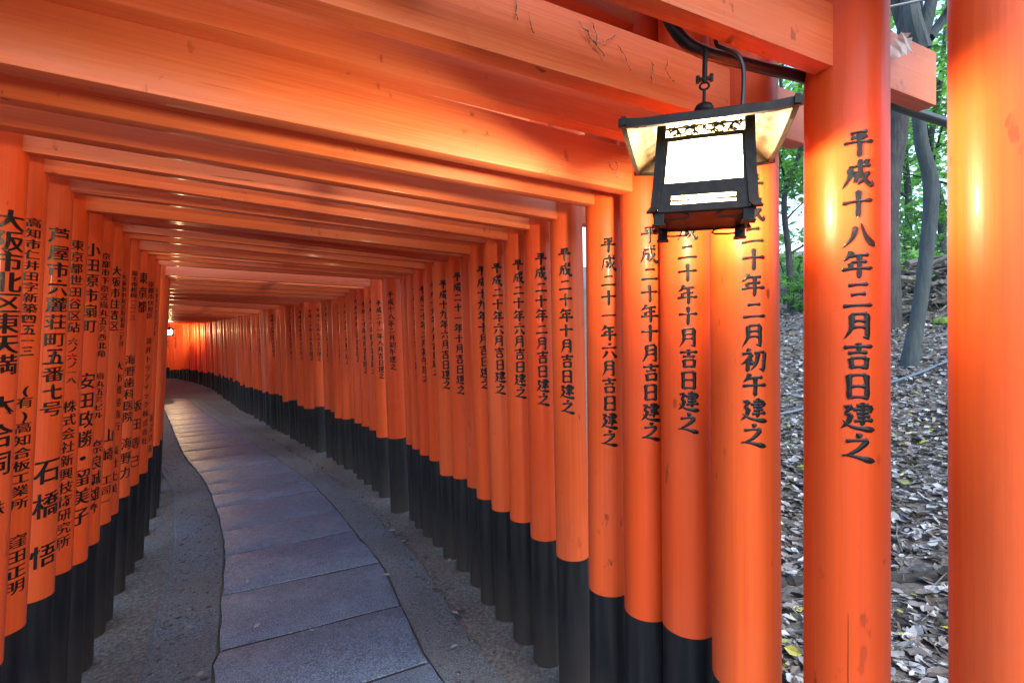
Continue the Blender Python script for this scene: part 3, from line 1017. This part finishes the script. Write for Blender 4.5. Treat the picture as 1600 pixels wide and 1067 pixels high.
# strips of pebbled concrete along both sides
def strip(P, L, side, w_in, w_out, zt, seed):
    r = random.Random(seed)
    mb = MB()
    vs, fs = [], []
    s_, n = 0.2, 0
    while s_ < L[-1] - 0.3:
        p = at_len(P, L, s_); q = at_len(P, L, s_ + 0.08)
        t = (q - p).normalized()
        nr = Vector((-t.y, t.x)) * side
        wob = 0.004 * noise.noise(Vector((s_ * 1.7, seed, 0))) + r.uniform(-0.003, 0.003)
        wo = 0.015 * noise.noise(Vector((s_ * 0.9, seed + 9, 0))) + r.uniform(-0.006, 0.006)
        a_, b_ = p + nr * (w_in + wob), p + nr * (w_out + wo)
        c_ = p + nr * ((w_in + w_out) / 2)
        vs += [(a_.x, a_.y, -0.04), (a_.x, a_.y, zt - 0.004), ((a_ + nr * .006).x, (a_ + nr * .006).y, zt), (c_.x, c_.y, zt + .002), (b_.x, b_.y, zt - .001), ((b_ + nr * .02).x, (b_ + nr * .02).y, zt - .03)]
        if n:
            o = (n - 1) * 6
            for k_ in range(5):
                f = (o + k_, o + k_ + 1, o + k_ + 7, o + k_ + 6)
                fs.append(f if side < 0 else f[::-1])
        n += 1
        s_ += 0.08
    mb.add(vs, fs)
    return mb
st = strip(LPd, LL, 1, 0.012, 0.30, 0.004, 21).build('pavement_edging', M['concrete'])
tag(st, kind='structure')
st2 = strip(RPd, RL_, -1, 0.012, 0.24, 0.005, 33).build('pavement_edging', M['concrete'])
tag(st2, kind='structure')

# pebbles bedded in the strips
pb = MB()
r = random.Random(4)
ico = bmesh.new(); bmesh.ops.create_icosphere(ico, subdivisions=1, radius=1.0)
for P, L, sd, n in ((LPd, LL, 1, 900), (RPd, RL_, -1, 800)):
    for _ in range(n):
        s_ = r.uniform(0.4, min(L[-1], 11)); w = r.uniform(0.03, 0.27 if sd > 0 else 0.30)
        p = at_len(P, L, s_); t = (at_len(P, L, s_ + 0.05) - p).normalized()
        q = p + Vector((-t.y, t.x)) * sd * w
        sz = r.uniform(0.005, 0.011) * (2.0 if r.random() < 0.16 else 1)
        mt = Matrix.Rotation(r.uniform(0, 6.3), 3, 'Z') @ Matrix.Diagonal((sz, sz * r.uniform(0.5, 0.9), 0.0055))
        pb.bm(ico, mt, Vector((q.x, q.y, 0.004)))
ico.free()
pebbles = pb.build('pebbles', M['pebble'], angle=60)
tag(pebbles, 'dark pebbles bedded in the concrete strips beside the stone path', 'pebbles', kind='stuff')

# leaf litter
def leaf_geo(mb, p, ln, yaw, tilt, roll, curl, asp=0.24):
    rot = Matrix.Rotation(yaw, 3, 'Z') @ Matrix.Rotation(tilt, 3, 'Y') @ Matrix.Rotation(roll, 3, 'X')
    w = ln * asp
    pts = [(-ln / 2, 0, 0), (-ln * .15, -w, curl), (-ln * .15, 0, -curl * .2), (-ln * .15, w, curl), (ln * .2, -w * .8, curl), (ln * .2, 0, 0), (ln * .2, w * .8, curl), (ln / 2, 0, curl * 1.2)]
    fs = [(0, 1, 2), (0, 2, 3), (1, 4, 5, 2), (2, 5, 6, 3), (4, 7, 5), (5, 7, 6)]
    mb.add([rot @ Vector(q) + p for q in pts], fs)
lm = MB()
r = random.Random(8)
cnt = 0
while cnt < 36000:
    Y = 14 * r.random() ** 1.5 + 0.2
    X = Y * r.uniform(0.35, 1.15)
    if r.random() > 0.4 + 0.6 * min(1, Y / 5):
        continue
    d = row_dist(X, Y)
    if d < 0.12:
        continue
    if d < 0.45 and r.random() < 0.35:
        continue
    if abs(Y - 2.47 + 0.12 * (X - 1.9) + 0.07 * noise.noise(Vector((X * 4, 2, 7)))) < 0.10 and r.random() < 0.85:
        continue                                       # leaves left out: bare dark soil for the shaded hollow round the strip
    ln = 0.03 + 0.062 * r.random() ** 1.5 * (1.2 if r.random() < 0.1 else 1)
    leaf_geo(lm, Vector((X, Y, ground_z(X, Y) + r.uniform(0.004, 0.03))), ln, r.uniform(0, 6.3), r.gauss(0, 0.28), r.gauss(0, 0.4), ln * r.uniform(-0.06, 0.14), r.uniform(0.17, 0.34))
    cnt += 1
litter = lm.build('fallen_leaves', M['litter'], smooth=False)
tag(litter, 'grey and brown dead leaves carpeting the forest slope beyond the right posts', 'leaf litter', kind='stuff')
tw = MB()
for _ in range(420):
    Y = 9 * r.random() ** 1.3 + 0.8
    X = Y * r.uniform(0.45, 1.05)
    if row_dist(X, Y) < 0.2:
        continue
    a_ = r.uniform(0, 6.3); ln = r.uniform(0.06, 0.32)
    p0 = Vector((X, Y, 0)); q0 = p0 + Vector((math.cos(a_) * ln, math.sin(a_) * ln, 0))
    m0 = (p0 + q0) / 2 + Vector((r.uniform(-.03, .03), r.uniform(-.03, .03), 0))
    for q in (p0, m0, q0):
        q.z = ground_z(q.x, q.y) + r.uniform(0.012, 0.035)
    rd = r.uniform(0.0015, 0.0045)
    tw.tube([p0, m0, q0], [rd, rd * .9, rd * .5], 5)
tag(tw.build('twig_litter', M['deadwood']), 'thin dry twigs scattered through the dead leaves on the slope', 'twigs', kind='stuff')
# a few leaves blown on to the path
for j, (x, y, ln) in enumerate(((-0.79, 3.04, 0.05), (-1.32, 2.50, 0.045), (-0.31, 2.62, 0.05), (-0.28, 2.33, 0.05), (-1.62, 2.95, 0.05), (-0.93, 3.75, 0.06), (-0.42, 3.24, 0.05), (-1.02, 2.46, 0.03))):
    mb = MB()
    leaf_geo(mb, Vector((0, 0, 0)), ln, 1.3 * j, 0.05, 0.1, 0.004)
    o = mb.build('dead_leaf', M['litter'], smooth=False)
    o.location = (x, y, 0.019)
    tag(o, 'small dead leaf lying on the path paving', 'leaf', 'dead leaves on the path')

# ------------------------------------------------------------------ lantern
def make_lantern():
    g = empty('hanging_lantern')
    zt, zb_ = 0.207, 0.0                              # body bottom at 0, eave at 0.195
    def hw(z):                                        # half width of the body at height z, flared at the foot
        t = z / zt
        return 0.086 + 0.010 * (1 - t) ** 1.6
    fr = MB()
    for sx in (-1, 1):
        for sy in (-1, 1):
            pts = []
            vs, fs = [], []
            zs = [0.0, 0.012, 0.03, 0.06, 0.1, 0.15, zt]
            for z in zs:
                h = hw(z) + (0.006 if z < 0.005 else 0)
                w = 0.0085
                for ax, ay in ((-1, -1), (1, -1), (1, 1), (-1, 1)):
                    vs.append((sx * (h - w) + ax * w, sy * (h - w) + ay * w, z))
            for i in range(len(zs) - 1):
                for j in range(4):
                    a_, b_ = i * 4 + j, i * 4 + (j + 1) % 4
                    fs.append((a_, b_, b_ + 4, a_ + 4))
            fs += [(3, 2, 1, 0), tuple(len(vs) - 4 + j for j in range(4))]
            fr.add(vs, fs)
    def plate(mb, side, z0, z1, u0, u1, th=0.004, inset=0.004):
        """flat bar on one face of the body between heights z0, z1 and -1..1 positions u0, u1"""
        rot = Matrix.Rotation(side * math.pi / 2, 3, 'Z')
        vs = []
        for z in (z0, z1):
            h = hw(z)
            for uu, dy in ((u0, 0), (u1, 0), (u1, th), (u0, th)):
                vs.append(rot @ Vector((uu * (h - 0.015), -(h - inset) + dy, z)))
        mb.add(vs, [(0, 1, 5, 4), (1, 2, 6, 5), (2, 3, 7, 6), (3, 0, 4, 7), (4, 5, 6, 7), (3, 2, 1, 0)])
    for sd in range(4):
        plate(fr, sd, 0.162, 0.172, -1, 1)            # rail over the pane
        plate(fr, sd, 0.0, 0.016, -1, 1)              # skirt with a glowing slot
        plate(fr, sd, 0.036, 0.066, -1, 1)
        plate(fr, sd, 0.016, 0.036, -1, -0.72)
        plate(fr, sd, 0.016, 0.036, 0.72, 1)
        plate(fr, sd, 0.0225, 0.0265, -0.72, -0.28, 0.003)
        plate(fr, sd, 0.0225, 0.0265, 0.22, 0.72, 0.003)
        plate(fr, sd, 0.066, 0.162, -1, -0.90, 0.003)
        plate(fr, sd, 0.066, 0.162, 0.90, 1, 0.003)
        for zz in (0.108, 0.116):
            plate(fr, sd, zz, zz + 0.0015, -0.9, -0.55, 0.002)
            plate(fr, sd, zz, zz + 0.0015, 0.45, 0.9, 0.002)
    fr.build('frame', M['iron'], g, smooth=False)
    for sd in range(4):                                # pierced scrollwork under the eave
        fw = MB()
        rot = Matrix.Rotation(sd * math.pi / 2, 3, 'Z')
        y = -(hw(0.18) - 0.006)
        rr = random.Random(2)
        def ringlet(cx, cz, rad, a0, a1, th):
            pts = [rot @ Vector((cx + rad * math.cos(R_(a0 + (a1 - a0) * q / 10)), y, cz + rad * 0.85 * math.sin(R_(a0 + (a1 - a0) * q / 10)))) for q in range(11)]
            fw.tube([q + Vector((0, 0, 0.003)) for q in pts], th, 5)
        for sx in (-1, 1):
            for c, (x, z, rad, a0, a1) in enumerate(((0.010, 0.184, 0.009, 0, 360), (0.026, 0.178, 0.010, 20, 330), (0.040, 0.183, 0.009, 200, 520), (0.053, 0.179, 0.0085, 0, 300), (0.019, 0.188, 0.006, 0, 360), (0.033, 0.188, 0.006, 0, 300), (0.058, 0.188, 0.006, 120, 420), (0.048, 0.172, 0.006, 0, 200), (0.018, 0.172, 0.006, 0, 200))):
                ringlet(sx * x, z, rad, a0 if sx > 0 else 180 - a0, a1 if sx > 0 else 180 - a1, 0.0019)
        plate(fw, sd, 0.1895, 0.1935, -1, 1, 0.003)
        fw.build('fretwork', M['iron'], g)
    for sd in range(4):
        pn = MB()
        rot = Matrix.Rotation(sd * math.pi / 2, 3, 'Z')
        vs = []
        for z in (0.008, 0.066, 0.160, 0.204):
            h = hw(z)
            for sx in (-1, 1):
                vs.append(rot @ Vector((sx * (h - 0.016), -(h - 0.014), z)))
        pn.add(vs, [(0, 1, 3, 2), (2, 3, 5, 4), (4, 5, 7, 6)])
        pn.build('paper_pane', M['lit'], g, smooth=False)
    bulb_d = bpy.data.lights.new('bulb', 'POINT')
    bulb_d.energy = 20.0
    bulb_d.color = (1.0, 0.76, 0.45)
    bulb_d.shadow_soft_size = 0.03
    bulb = link('bulb', bulb_d, g)
    bulb.location = (0, 0, 0.115)
    for sx in (-1, 1):
        for sy in (-1, 1):
            f = MB()
            f.box((sx * 0.079, sy * 0.079, -0.013), (0.020, 0.020, 0.026), None, 0.002)
            f.box((sx * 0.079, sy * 0.079, -0.0275), (0.025, 0.025, 0.004), None, 0.001)
            f.build('foot', M['iron'], g, smooth=False)
    bt = MB()
    bt.box((0, 0, 0.004), (0.176, 0.176, 0.004))
    bt.build('bottom_plate', M['iron'], g, smooth=False)
    ap = MB()                                          # openwork apron between the feet
    for sd in range(4):
        rot = Matrix.Rotation(sd * math.pi / 2, 3, 'Z')
        for sx in (-1, 1):
            pts = [rot @ Vector((sx * x, -0.082, z)) for x, z in ((0.069, -0.014), (0.056, -0.0155), (0.044, -0.0145), (0.030, -0.0145), (0.024, -0.010), (0.027, -0.004), (0.036, -0.001))]
            ap.tube(pts, 0.0022, 6)
        ap.box(rot @ Vector((0, -0.082, -0.0015)), (0.14, 0.004, 0.003) if sd % 2 == 0 else (0.004, 0.14, 0.003))
    ap.build('apron', M['iron'], g, smooth=False)
    # low concave hipped roof
    def roofmesh(eave, z_off, rise, thick):
        prof = [(eave, 0.0), (eave * 0.78, rise * 0.32), (eave * 0.57, rise * 0.62), (0.022, rise)]
        mb = MB()
        vs, fs = [], []
        for rr_, z in prof:
            up = 0.006 * (rr_ / eave) ** 4
            for q in range(16):
                sd, tt = divmod(q, 4)
                tt = tt / 4 * 2 - 1
                rot = Matrix.Rotation(sd * math.pi / 2, 3, 'Z')
                vs.append(rot @ Vector((tt * rr_, -rr_, z + z_off + up * tt * tt)))
        for i in range(3):
            for q in range(16):
                a_, b_ = i * 16 + q, i * 16 + (q + 1) % 16
                fs.append((a_, b_, b_ + 16, a_ + 16))
        fs.append(tuple(48 + q for q in range(16)))
        mb.add(vs, fs)
        return mb
    roofmesh(0.142, 0.186, 0.066, 0).build('roof', M['iron'], g, smooth=False)
    roofmesh(0.138, 0.178, 0.066, 0).build('roof_lining', M['lining'], g, smooth=False)
    ev = MB()
    for sd in range(4):
        rot = Matrix.Rotation(sd * math.pi / 2, 3, 'Z')
        pts = [(-0.152, 0.1895), (-0.10, 0.184), (0, 0.182), (0.10, 0.184), (0.152, 0.1895)]
        vs, fs = [], []
        for x, z in pts:
            for dy, dz in ((-0.005, -0.010), (0.004, -0.010), (0.004, 0.008), (-0.005, 0.008)):
                vs.append(rot @ Vector((x, -0.142 + dy, z + dz + (0.0006 if sd % 2 else 0))))
        for i in range(4):
            for j in range(4):
                a_, b_ = i * 4 + j, i * 4 + (j + 1) % 4
                fs.append((a_, b_, b_ + 4, a_ + 4))
        fs += [(3, 2, 1, 0), tuple(16 + j for j in range(4))]
        ev.add(vs, fs)
    ev.build('eave_rim', M['iron'], g, smooth=False)
    kn = MB()
    kn.lathe([(0.016, 0.2420), (0.013, 0.2490), (0.009, 0.2520), (0.017, 0.2590), (0.0195, 0.2690), (0.016, 0.2780), (0.008, 0.2840), (0.0045, 0.2860)], 20)
    kn.build('finial', M['iron'], g)
    hk = MB()
    hk.tube([(0, 0, 0.2840), (0, 0, 0.3146)], 0.0032, 8)
    hk.tube([(0.009 * math.sin(R_(q * 36)), 0, 0.3250 - 0.009 * math.cos(R_(q * 36))) for q in range(11)], 0.0026, 7)
    hk.box((0, 0, 0.3419), (0.030, 0.010, 0.007), None, 0.002)
    hk.tube([(-0.013, 0.0, 0.3341), (-0.013, 0, 0.3510)], 0.004, 8)
    hk.tube([(0.013, 0.0, 0.3341), (0.013, 0, 0.3510)], 0.004, 8)
    hk.tube([(0, 0, 0.3328), (0, 0, 0.415)], 0.005, 8)
    hk.build('hook', M['iron'], g)
    return g

def copy_tree(o, parent=None):
    c = o.copy(); COL.objects.link(c)
    if parent is not None:
        c.parent = parent
        c.matrix_parent_inverse = o.matrix_parent_inverse.copy()
    for ch in [q for q in bpy.data.objects if q.parent is o]:
        copy_tree(ch, c)
    return c

lan = make_lantern()
lan.location = (0.381, 0.972, 1.738)
lan.scale = (0.98, 0.97, 0.83)
lan.rotation_euler = (0, R_(1.2), R_(-20))
tag(lan, 'lit black metal lantern with glowing white panes hanging beside the nearest right posts', 'lantern', 'hanging lanterns')
far_lan = copy_tree(lan)
far_lan.location = (-9.75, 13.75, 1.62)
far_lan.rotation_euler = (0, 0, R_(40))
for ch in far_lan.children:
    if ch.type == 'LIGHT':
        ch.data = ch.data.copy()
        ch.data.energy = 75.0
        ch.data.color = (1.0, 0.66, 0.30)
far_lan['label'] = 'small distant lit lantern at the far bend of the tunnel'

# black conduit under the beam that carries the lantern, and its feed wire
A = gates[1]
d1 = Vector((math.cos(info[1][2]), math.sin(info[1][2])))
n1 = Vector((-d1.y, d1.x))
base2 = info[1][1]
def on_beam(t, off, z):                                # t metres left of the right post along the second gate's beam
    q = base2 - d1 * t + n1 * off
    return (q.x, q.y, z)
cd = MB()
pts = catmull([on_beam(-0.62, 0.060, 2.122), on_beam(0.0, 0.060, 2.110), on_beam(0.178, 0.060, 2.099), on_beam(0.30, 0.060, 2.092), on_beam(0.365, 0.060, 2.089), on_beam(0.415, 0.060, 2.096), on_beam(0.456, 0.055, 2.115), on_beam(0.49, 0.05, 2.15), on_beam(0.50, 0.045, 2.20)], 6)
cd.tube(pts, 0.0125, 12)
conduit = cd.build('conduit_pipe', M['conduit'])
tag(conduit, 'black conduit pipe running under the beam above the lit lantern', 'pipe')
fw = MB()
lx, ly, lz = lan.location
fw.tube(catmull([(lx + 0.034, ly + 0.01, lz + 0.392), (lx + 0.034, ly + 0.01, lz + 0.362), (lx + 0.048, ly, lz + 0.345), (lx + 0.070, ly - 0.01, lz + 0.325), (lx + 0.080, ly - 0.01, lz + 0.290), (lx + 0.077, ly - 0.01, lz + 0.215)], 6), 0.0042, 8)
wire = fw.build('feed_wire', M['conduit'], None)
tag(wire, 'short bent black wire feeding the near lantern from the pipe', 'wire')

# ------------------------------------------------------------------ forest beyond the right posts
def at(u, v, Y):
    return Vector((ray_x(u, Y), Y, EYE + (V0 - v) / FPX * Y))

def crown_mesh(mb, centre, rad, clumps, per, size, seed):
    r = random.Random(seed)
    for _ in range(clumps):
        while True:
            q = Vector((r.uniform(-1, 1), r.uniform(-1, 1), r.uniform(-1, 1)))
            if 0.12 < q.length < 1:
                break
        c = centre + Vector((q.x * rad[0], q.y * rad[1], q.z * rad[2]))
        cr = r.uniform(0.16, 0.42) * (rad[0] + rad[2]) / 2 * 0.6
        for _ in range(int(per * r.uniform(0.5, 1.4))):
            p = c + Vector((r.gauss(0, cr * .6), r.gauss(0, cr * .6), r.gauss(0, cr * .33)))
            s_ = size * r.uniform(0.6, 1.3)
            rot = Matrix.Rotation(r.uniform(0, 6.3), 3, 'Z') @ Matrix.Rotation(r.gauss(0, 0.55), 3, 'X') @ Matrix.Rotation(r.gauss(0, 0.4), 3, 'Y')
            vs = [rot @ Vector(t) + p for t in ((-s_ * .5, 0, 0), (0, -s_ * .24, s_ * .05), (s_ * .5, 0, -s_ * .05), (0, s_ * .24, s_ * .05))]
            mb.add(vs, [(0, 1, 2, 3)])

def make_tree(name, pts, rads, crowns, label, group, bark, leafm, branches=(), seg=14):
    g = empty(name, tuple(pts[0]))
    off = Vector(pts[0])
    t = MB()
    dn = catmull([tuple(Vector(p) - off) for p in pts], 6)
    rd = []
    for i in range(len(pts) - 1):
        rd += [rads[i] + (rads[i + 1] - rads[i]) * q / 6 for q in range(6)]
    rd.append(rads[-1])
    rd = [q * (1 + 0.05 * noise.noise(Vector((i * 0.7, off.x, off.y)))) for i, q in enumerate(rd)]
    t.tube(dn, rd, seg)
    for b, br in branches:
        t.tube(catmull([tuple(Vector(p) - off) for p in b], 5), [br * (1 - 0.7 * q / (5 * (len(b) - 1))) for q in range(5 * (len(b) - 1) + 1)], 8)
    t.build('trunk', bark, g)
    if crowns:
        cm = MB()
        for c, rad, cl, per, size, sd in crowns:
            crown_mesh(cm, Vector(c) - off, rad, cl, per, size, sd)
        cm.build('crown', leafm, g, smooth=False)
    tag(g, label, 'tree', group)
    return g

TG = 'forest trees beyond the right posts'
def root_at(u, Y):
    X = ray_x(u, Y)
    return Vector((X, Y, ground_z(X, Y) - 0.1))
Y1 = 6.0
b = root_at(1421, Y1)
make_tree('leaning_tree', [b, at(1424, 548, Y1), at(1434, 497, Y1), at(1447, 400, Y1), at(1455, 292, Y1), at(1438, 211, Y1), at(1436, 94, Y1), at(1451, 20, Y1), at(1474, -90, Y1), at(1490, -260, Y1)],
          [.12, .088, .078, .075, .082, .07, .075, .068, .05, .03],
          [(at(1520, -360, Y1 + .5), (1.6, 1.6, 0.9), 34, 60, 0.13, 1)],
          'slim grey tree with a kinked smooth trunk between the two nearest right posts', TG, M['bark_smooth'], M['leaf_mid'],
          branches=[([at(1440, 80, Y1), at(1425, 20, Y1), at(1420, -60, Y1 + .2), at(1400, -200, Y1 + .3)], 0.11), ([at(1452, 60, Y1), at(1480, 20, Y1), at(1500, -20, Y1 - .3), at(1560, -120, Y1 - .4)], 0.06)])
Y2 = 8.2
make_tree('old_tree', [root_at(1384, Y2), at(1385, 330, Y2), at(1402, 200, Y2), at(1416, 60, Y2), at(1424, -60, Y2), at(1432, -300, Y2)],
          [.24, .17, .15, .14, .12, .08],
          [(at(1440, -330, Y2 + .6), (2.4, 2.2, 1.3), 50, 60, 0.15, 2)],
          'dark rough barked tree standing behind the slim grey tree', TG, M['bark_rough'], M['leaf_mid'],
          branches=[([at(1418, 60, Y2), at(1400, 10, Y2 + .2), at(1380, -60, Y2 + .3), at(1330, -160, Y2 + .3)], 0.10)])
forest = [  # u, Y, trunk radius, height, crown centre height, crown radii, clumps, leaf, kind
 (1236, 11.5, 0.07, 7.0, 4.6, (1.5, 1.6, 1.9), 44, 0.16, 0, 'thin dark tree seen through the gap between the two lettered near posts'),
 (1470, 13.0, 0.09, 8.0, 4.4, (2.0, 2.0, 2.2), 52, 0.17, 1, 'pale leaved young tree behind the brush pile'),
 (1415, 15.5, 0.10, 9.0, 4.8, (2.4, 2.2, 2.4), 54, 0.19, 1, 'light green tree far behind the slim grey tree'),
 (1300, 17.0, 0.11, 9.0, 5.0, (2.6, 2.4, 2.6), 54, 0.20, 0, 'leafy tree far behind the second nearest right post'),
 (1205, 19.0, 0.12, 10.0, 5.5, (2.6, 2.4, 2.8), 54, 0.22, 1, 'distant light green tree behind the lantern post'),
 (1540, 11.0, 0.10, 8.0, 5.0, (2.2, 2.2, 2.0), 50, 0.17, 0, 'tree behind the plain right edge post'),
 (1720, 9.0, 0.12, 8.0, 5.2, (2.2, 2.2, 1.8), 46, 0.16, 0, 'tree on the slope right of the plain edge post'),
 (1120, 24.0, 0.13, 11.0, 6.0, (3.2, 3.0, 3.0), 54, 0.26, 1, 'far tree behind the posts under the lantern'),
]
for q, (u, Y, tr, hh, cz, rad, cl, lf, kd, lab) in enumerate(forest):
    b = root_at(u, Y)
    rr = random.Random(40 + q)
    pts = [b]
    for s_ in range(1, 6):
        pts.append(b + Vector((rr.uniform(-.22, .22) * s_ * .5, rr.uniform(-.2, .2) * s_ * .5, hh * s_ / 5)))
    brs = []
    for w in range(5):
        p0 = pts[1 + w % 4].lerp(pts[min(5, 2 + w % 4)], rr.random())
        a_ = rr.uniform(0, 6.3)
        brs.append(([p0, p0 + Vector((math.cos(a_) * .6, math.sin(a_) * .6, .35)), p0 + Vector((math.cos(a_) * 1.5, math.sin(a_) * 1.5, .8))], tr * 0.45))
    make_tree('broadleaf_tree', pts, [tr * 1.25, tr, tr * .85, tr * .7, tr * .5, tr * .25],
              [(b + Vector((0, 0, cz)), rad, cl, 55, lf, 60 + q)], lab, TG, M['bark_rough'] if kd == 0 else M['bark_smooth'], M['leaf_mid'] if kd == 0 else M['leaf_light'], brs, 10)

shrubs = [(1402, 10.0, 0.8, 0.9, 1, 'leafy shrub left of the brush pile'), (1450, 11.5, 1.1, 1.3, 1, 'pale green shrub rising behind the brush pile'), (1236, 13.0, 1.0, 1.2, 1, 'light green shrub in the gap right of the broad lettered post'),
          (1490, 10.5, 1.0, 1.2, 0, 'green shrub behind the right end of the brush pile'), (1380, 12.5, 1.2, 1.5, 0, 'mid green shrub behind the old rough tree'), (1265, 10.8, 0.7, 0.8, 0, 'low green shrub behind the second nearest right post'), (1330, 13.5, 1.3, 1.6, 1, 'tall light shrub hidden behind the second nearest right post'), (1425, 14.0, 1.5, 2.2, 1, 'tall pale shrub between the two tree trunks'), (1195, 15.0, 1.4, 1.6, 0, 'green shrub glimpsed beside the lantern foot')]
for q, (u, Y, w, h, kd, lab) in enumerate(shrubs):
    b = root_at(u, Y) + Vector((0, 0, 0.1))
    g = empty('forest_shrub', tuple(b))
    rr = random.Random(80 + q)
    sm = MB()
    for _ in range(6):
        a_ = rr.uniform(0, 6.3)
        sm.tube([(0, 0, -0.1), (math.cos(a_) * w * .25, math.sin(a_) * w * .25, h * .6), (math.cos(a_) * w * .5, math.sin(a_) * w * .5, h * 1.1)], [0.02, 0.013, 0.005], 6)
    sm.build('stem', M['bark_smooth'], g)
    cm = MB()
    crown_mesh(cm, Vector((0, 0, h * .75)), (w, w, h * .7), 26, 55, 0.11, 90 + q)
    cm.build('foliage', M['leaf_mid'] if kd == 0 else M['leaf_light'], g, smooth=False)
    tag(g, lab, 'shrub', 'shrubs on the forest slope')

# far wood closing the view
fm = MB()
rr = random.Random(12)
for q in range(120):
    a_ = R_(16 + 64 * q / 119)
    D = rr.uniform(22, 34)
    x, y = D * math.sin(a_), D * math.cos(a_)
    crown_mesh(fm, Vector((x, y, ground_z(x, y) + 17 * rr.random() ** 1.25)), (3.0, 3.0, 2.2), 13, 26, 0.36, 200 + q)
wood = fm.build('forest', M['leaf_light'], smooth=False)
tag(wood, 'pale green far wood closing the view behind the slope', 'forest', kind='stuff')

# brush pile of dead limbs
bp = MB()
rr = random.Random(31)
c0 = at(1462, 455, 8.6)
for q in range(120):
    p = c0 + Vector((rr.uniform(-0.85, 0.6), rr.uniform(-0.4, 0.4), 0))
    gz = ground_z(p.x, p.y)
    p.z = gz + rr.random() ** 1.3 * 0.95
    a_ = rr.gauss(0.3, 0.7); ln = rr.uniform(0.25, 0.9); e_ = rr.gauss(0, 0.28)
    dv = Vector((math.cos(a_) * math.cos(e_), math.sin(a_) * math.cos(e_), math.sin(e_)))
    mid = p + Vector((rr.uniform(-.05, .05), rr.uniform(-.05, .05), rr.uniform(-.05, .05)))
    rd = rr.choice([0.012, 0.018, 0.03, 0.05])
    bp.tube([p - dv * ln / 2, mid, p + dv * ln / 2], [rd, rd * .9, rd * .6], 7)
pile = bp.build('brush_pile', M['deadwood'])
tag(pile, 'tangled grey pile of dead branches behind the slim grey tree', 'brush pile')
mm = MB()
p = at(1478, 487, 7.6)
for q in range(5):
    mm.lathe([(0.11, 0.0), (0.10, 0.05), (0.06, 0.09), (0.01, 0.10)], 10, (p.x + rr.uniform(-.15, .15), p.y + rr.uniform(-.1, .1), ground_z(p.x, p.y) - 0.01))
ms = mm.build('moss_clump', M['moss'])
tag(ms, 'bright green moss clump at the foot of the brush pile', 'moss')

# pale hose on the slope
hz = MB()
hp = []
for u, Y in ((1180, 5.15), (1238, 5.1), (1300, 5.2), (1392, 5.45), (1440, 5.65), (1485, 5.85), (1560, 6.2), (1660, 6.6)):
    X = ray_x(u, Y)
    hp.append((X, Y, ground_z(X, Y) + 0.035))
hz.tube(catmull(hp, 8), 0.016, 10)
tag(hz.build('water_hose', M['hose']), 'pale blue grey hose lying across the leaf covered slope', 'hose')
# dark strip added in place of the shade in a hollow of the leaves
lg = MB()
lp = []
for u, Y in ((1190, 2.62), (1240, 2.60), (1330, 2.55), (1420, 2.48), (1500, 2.42), (1600, 2.4)):
    X = ray_x(u, Y)
    lp.append((X, Y, ground_z(X, Y) - 0.005 + rr.uniform(-.01, .01)))
lg.tube(catmull(lp, 6), [0.042 * (1 + 0.6 * noise.noise(Vector((q * 0.9, 3, 1)))) for q in range(6 * (len(lp) - 1) + 1)], 9)
tag(lg.build('hollow_shade_strip', M['shade_strip']), 'dark strip added for the shaded hollow in the leaves behind the right posts', 'shade_strip')
# overhead cable, scrap of web on the beam end
cb = MB()
cb.tube([at(1300, 30, 4.0), at(1383, 13, 4.0), at(1445, 0, 4.0), at(1560, -30, 4.0)], 0.011, 8)
tag(cb.build('overhead_cable', M['cable']), 'grey overhead cable crossing in front of the tree trunks', 'cable')
wb = MB()
p = Vector(on_beam(-0.115, -0.028, 2.205))
rr = random.Random(9)
grid = [[p + Vector((x * .011 + rr.uniform(-.003, .003), -abs(rr.gauss(0, .005)) + y * .002, y * -.013 + rr.uniform(-.004, .004))) for x in range(6)] for y in range(5)]
wb.add([q for r_ in grid for q in r_], [(j * 6 + i, j * 6 + i + 1, j * 6 + i + 7, j * 6 + i + 6) for j in range(4) for i in range(5) if not (i + j < 2 or i - j > 3 or (j > 2 and i > 3))])
tag(wb.build('web_scrap', M['web'], smooth=False), 'crumpled white scrap of web stuck on a beam beside the nearest lettered post', 'web scrap')
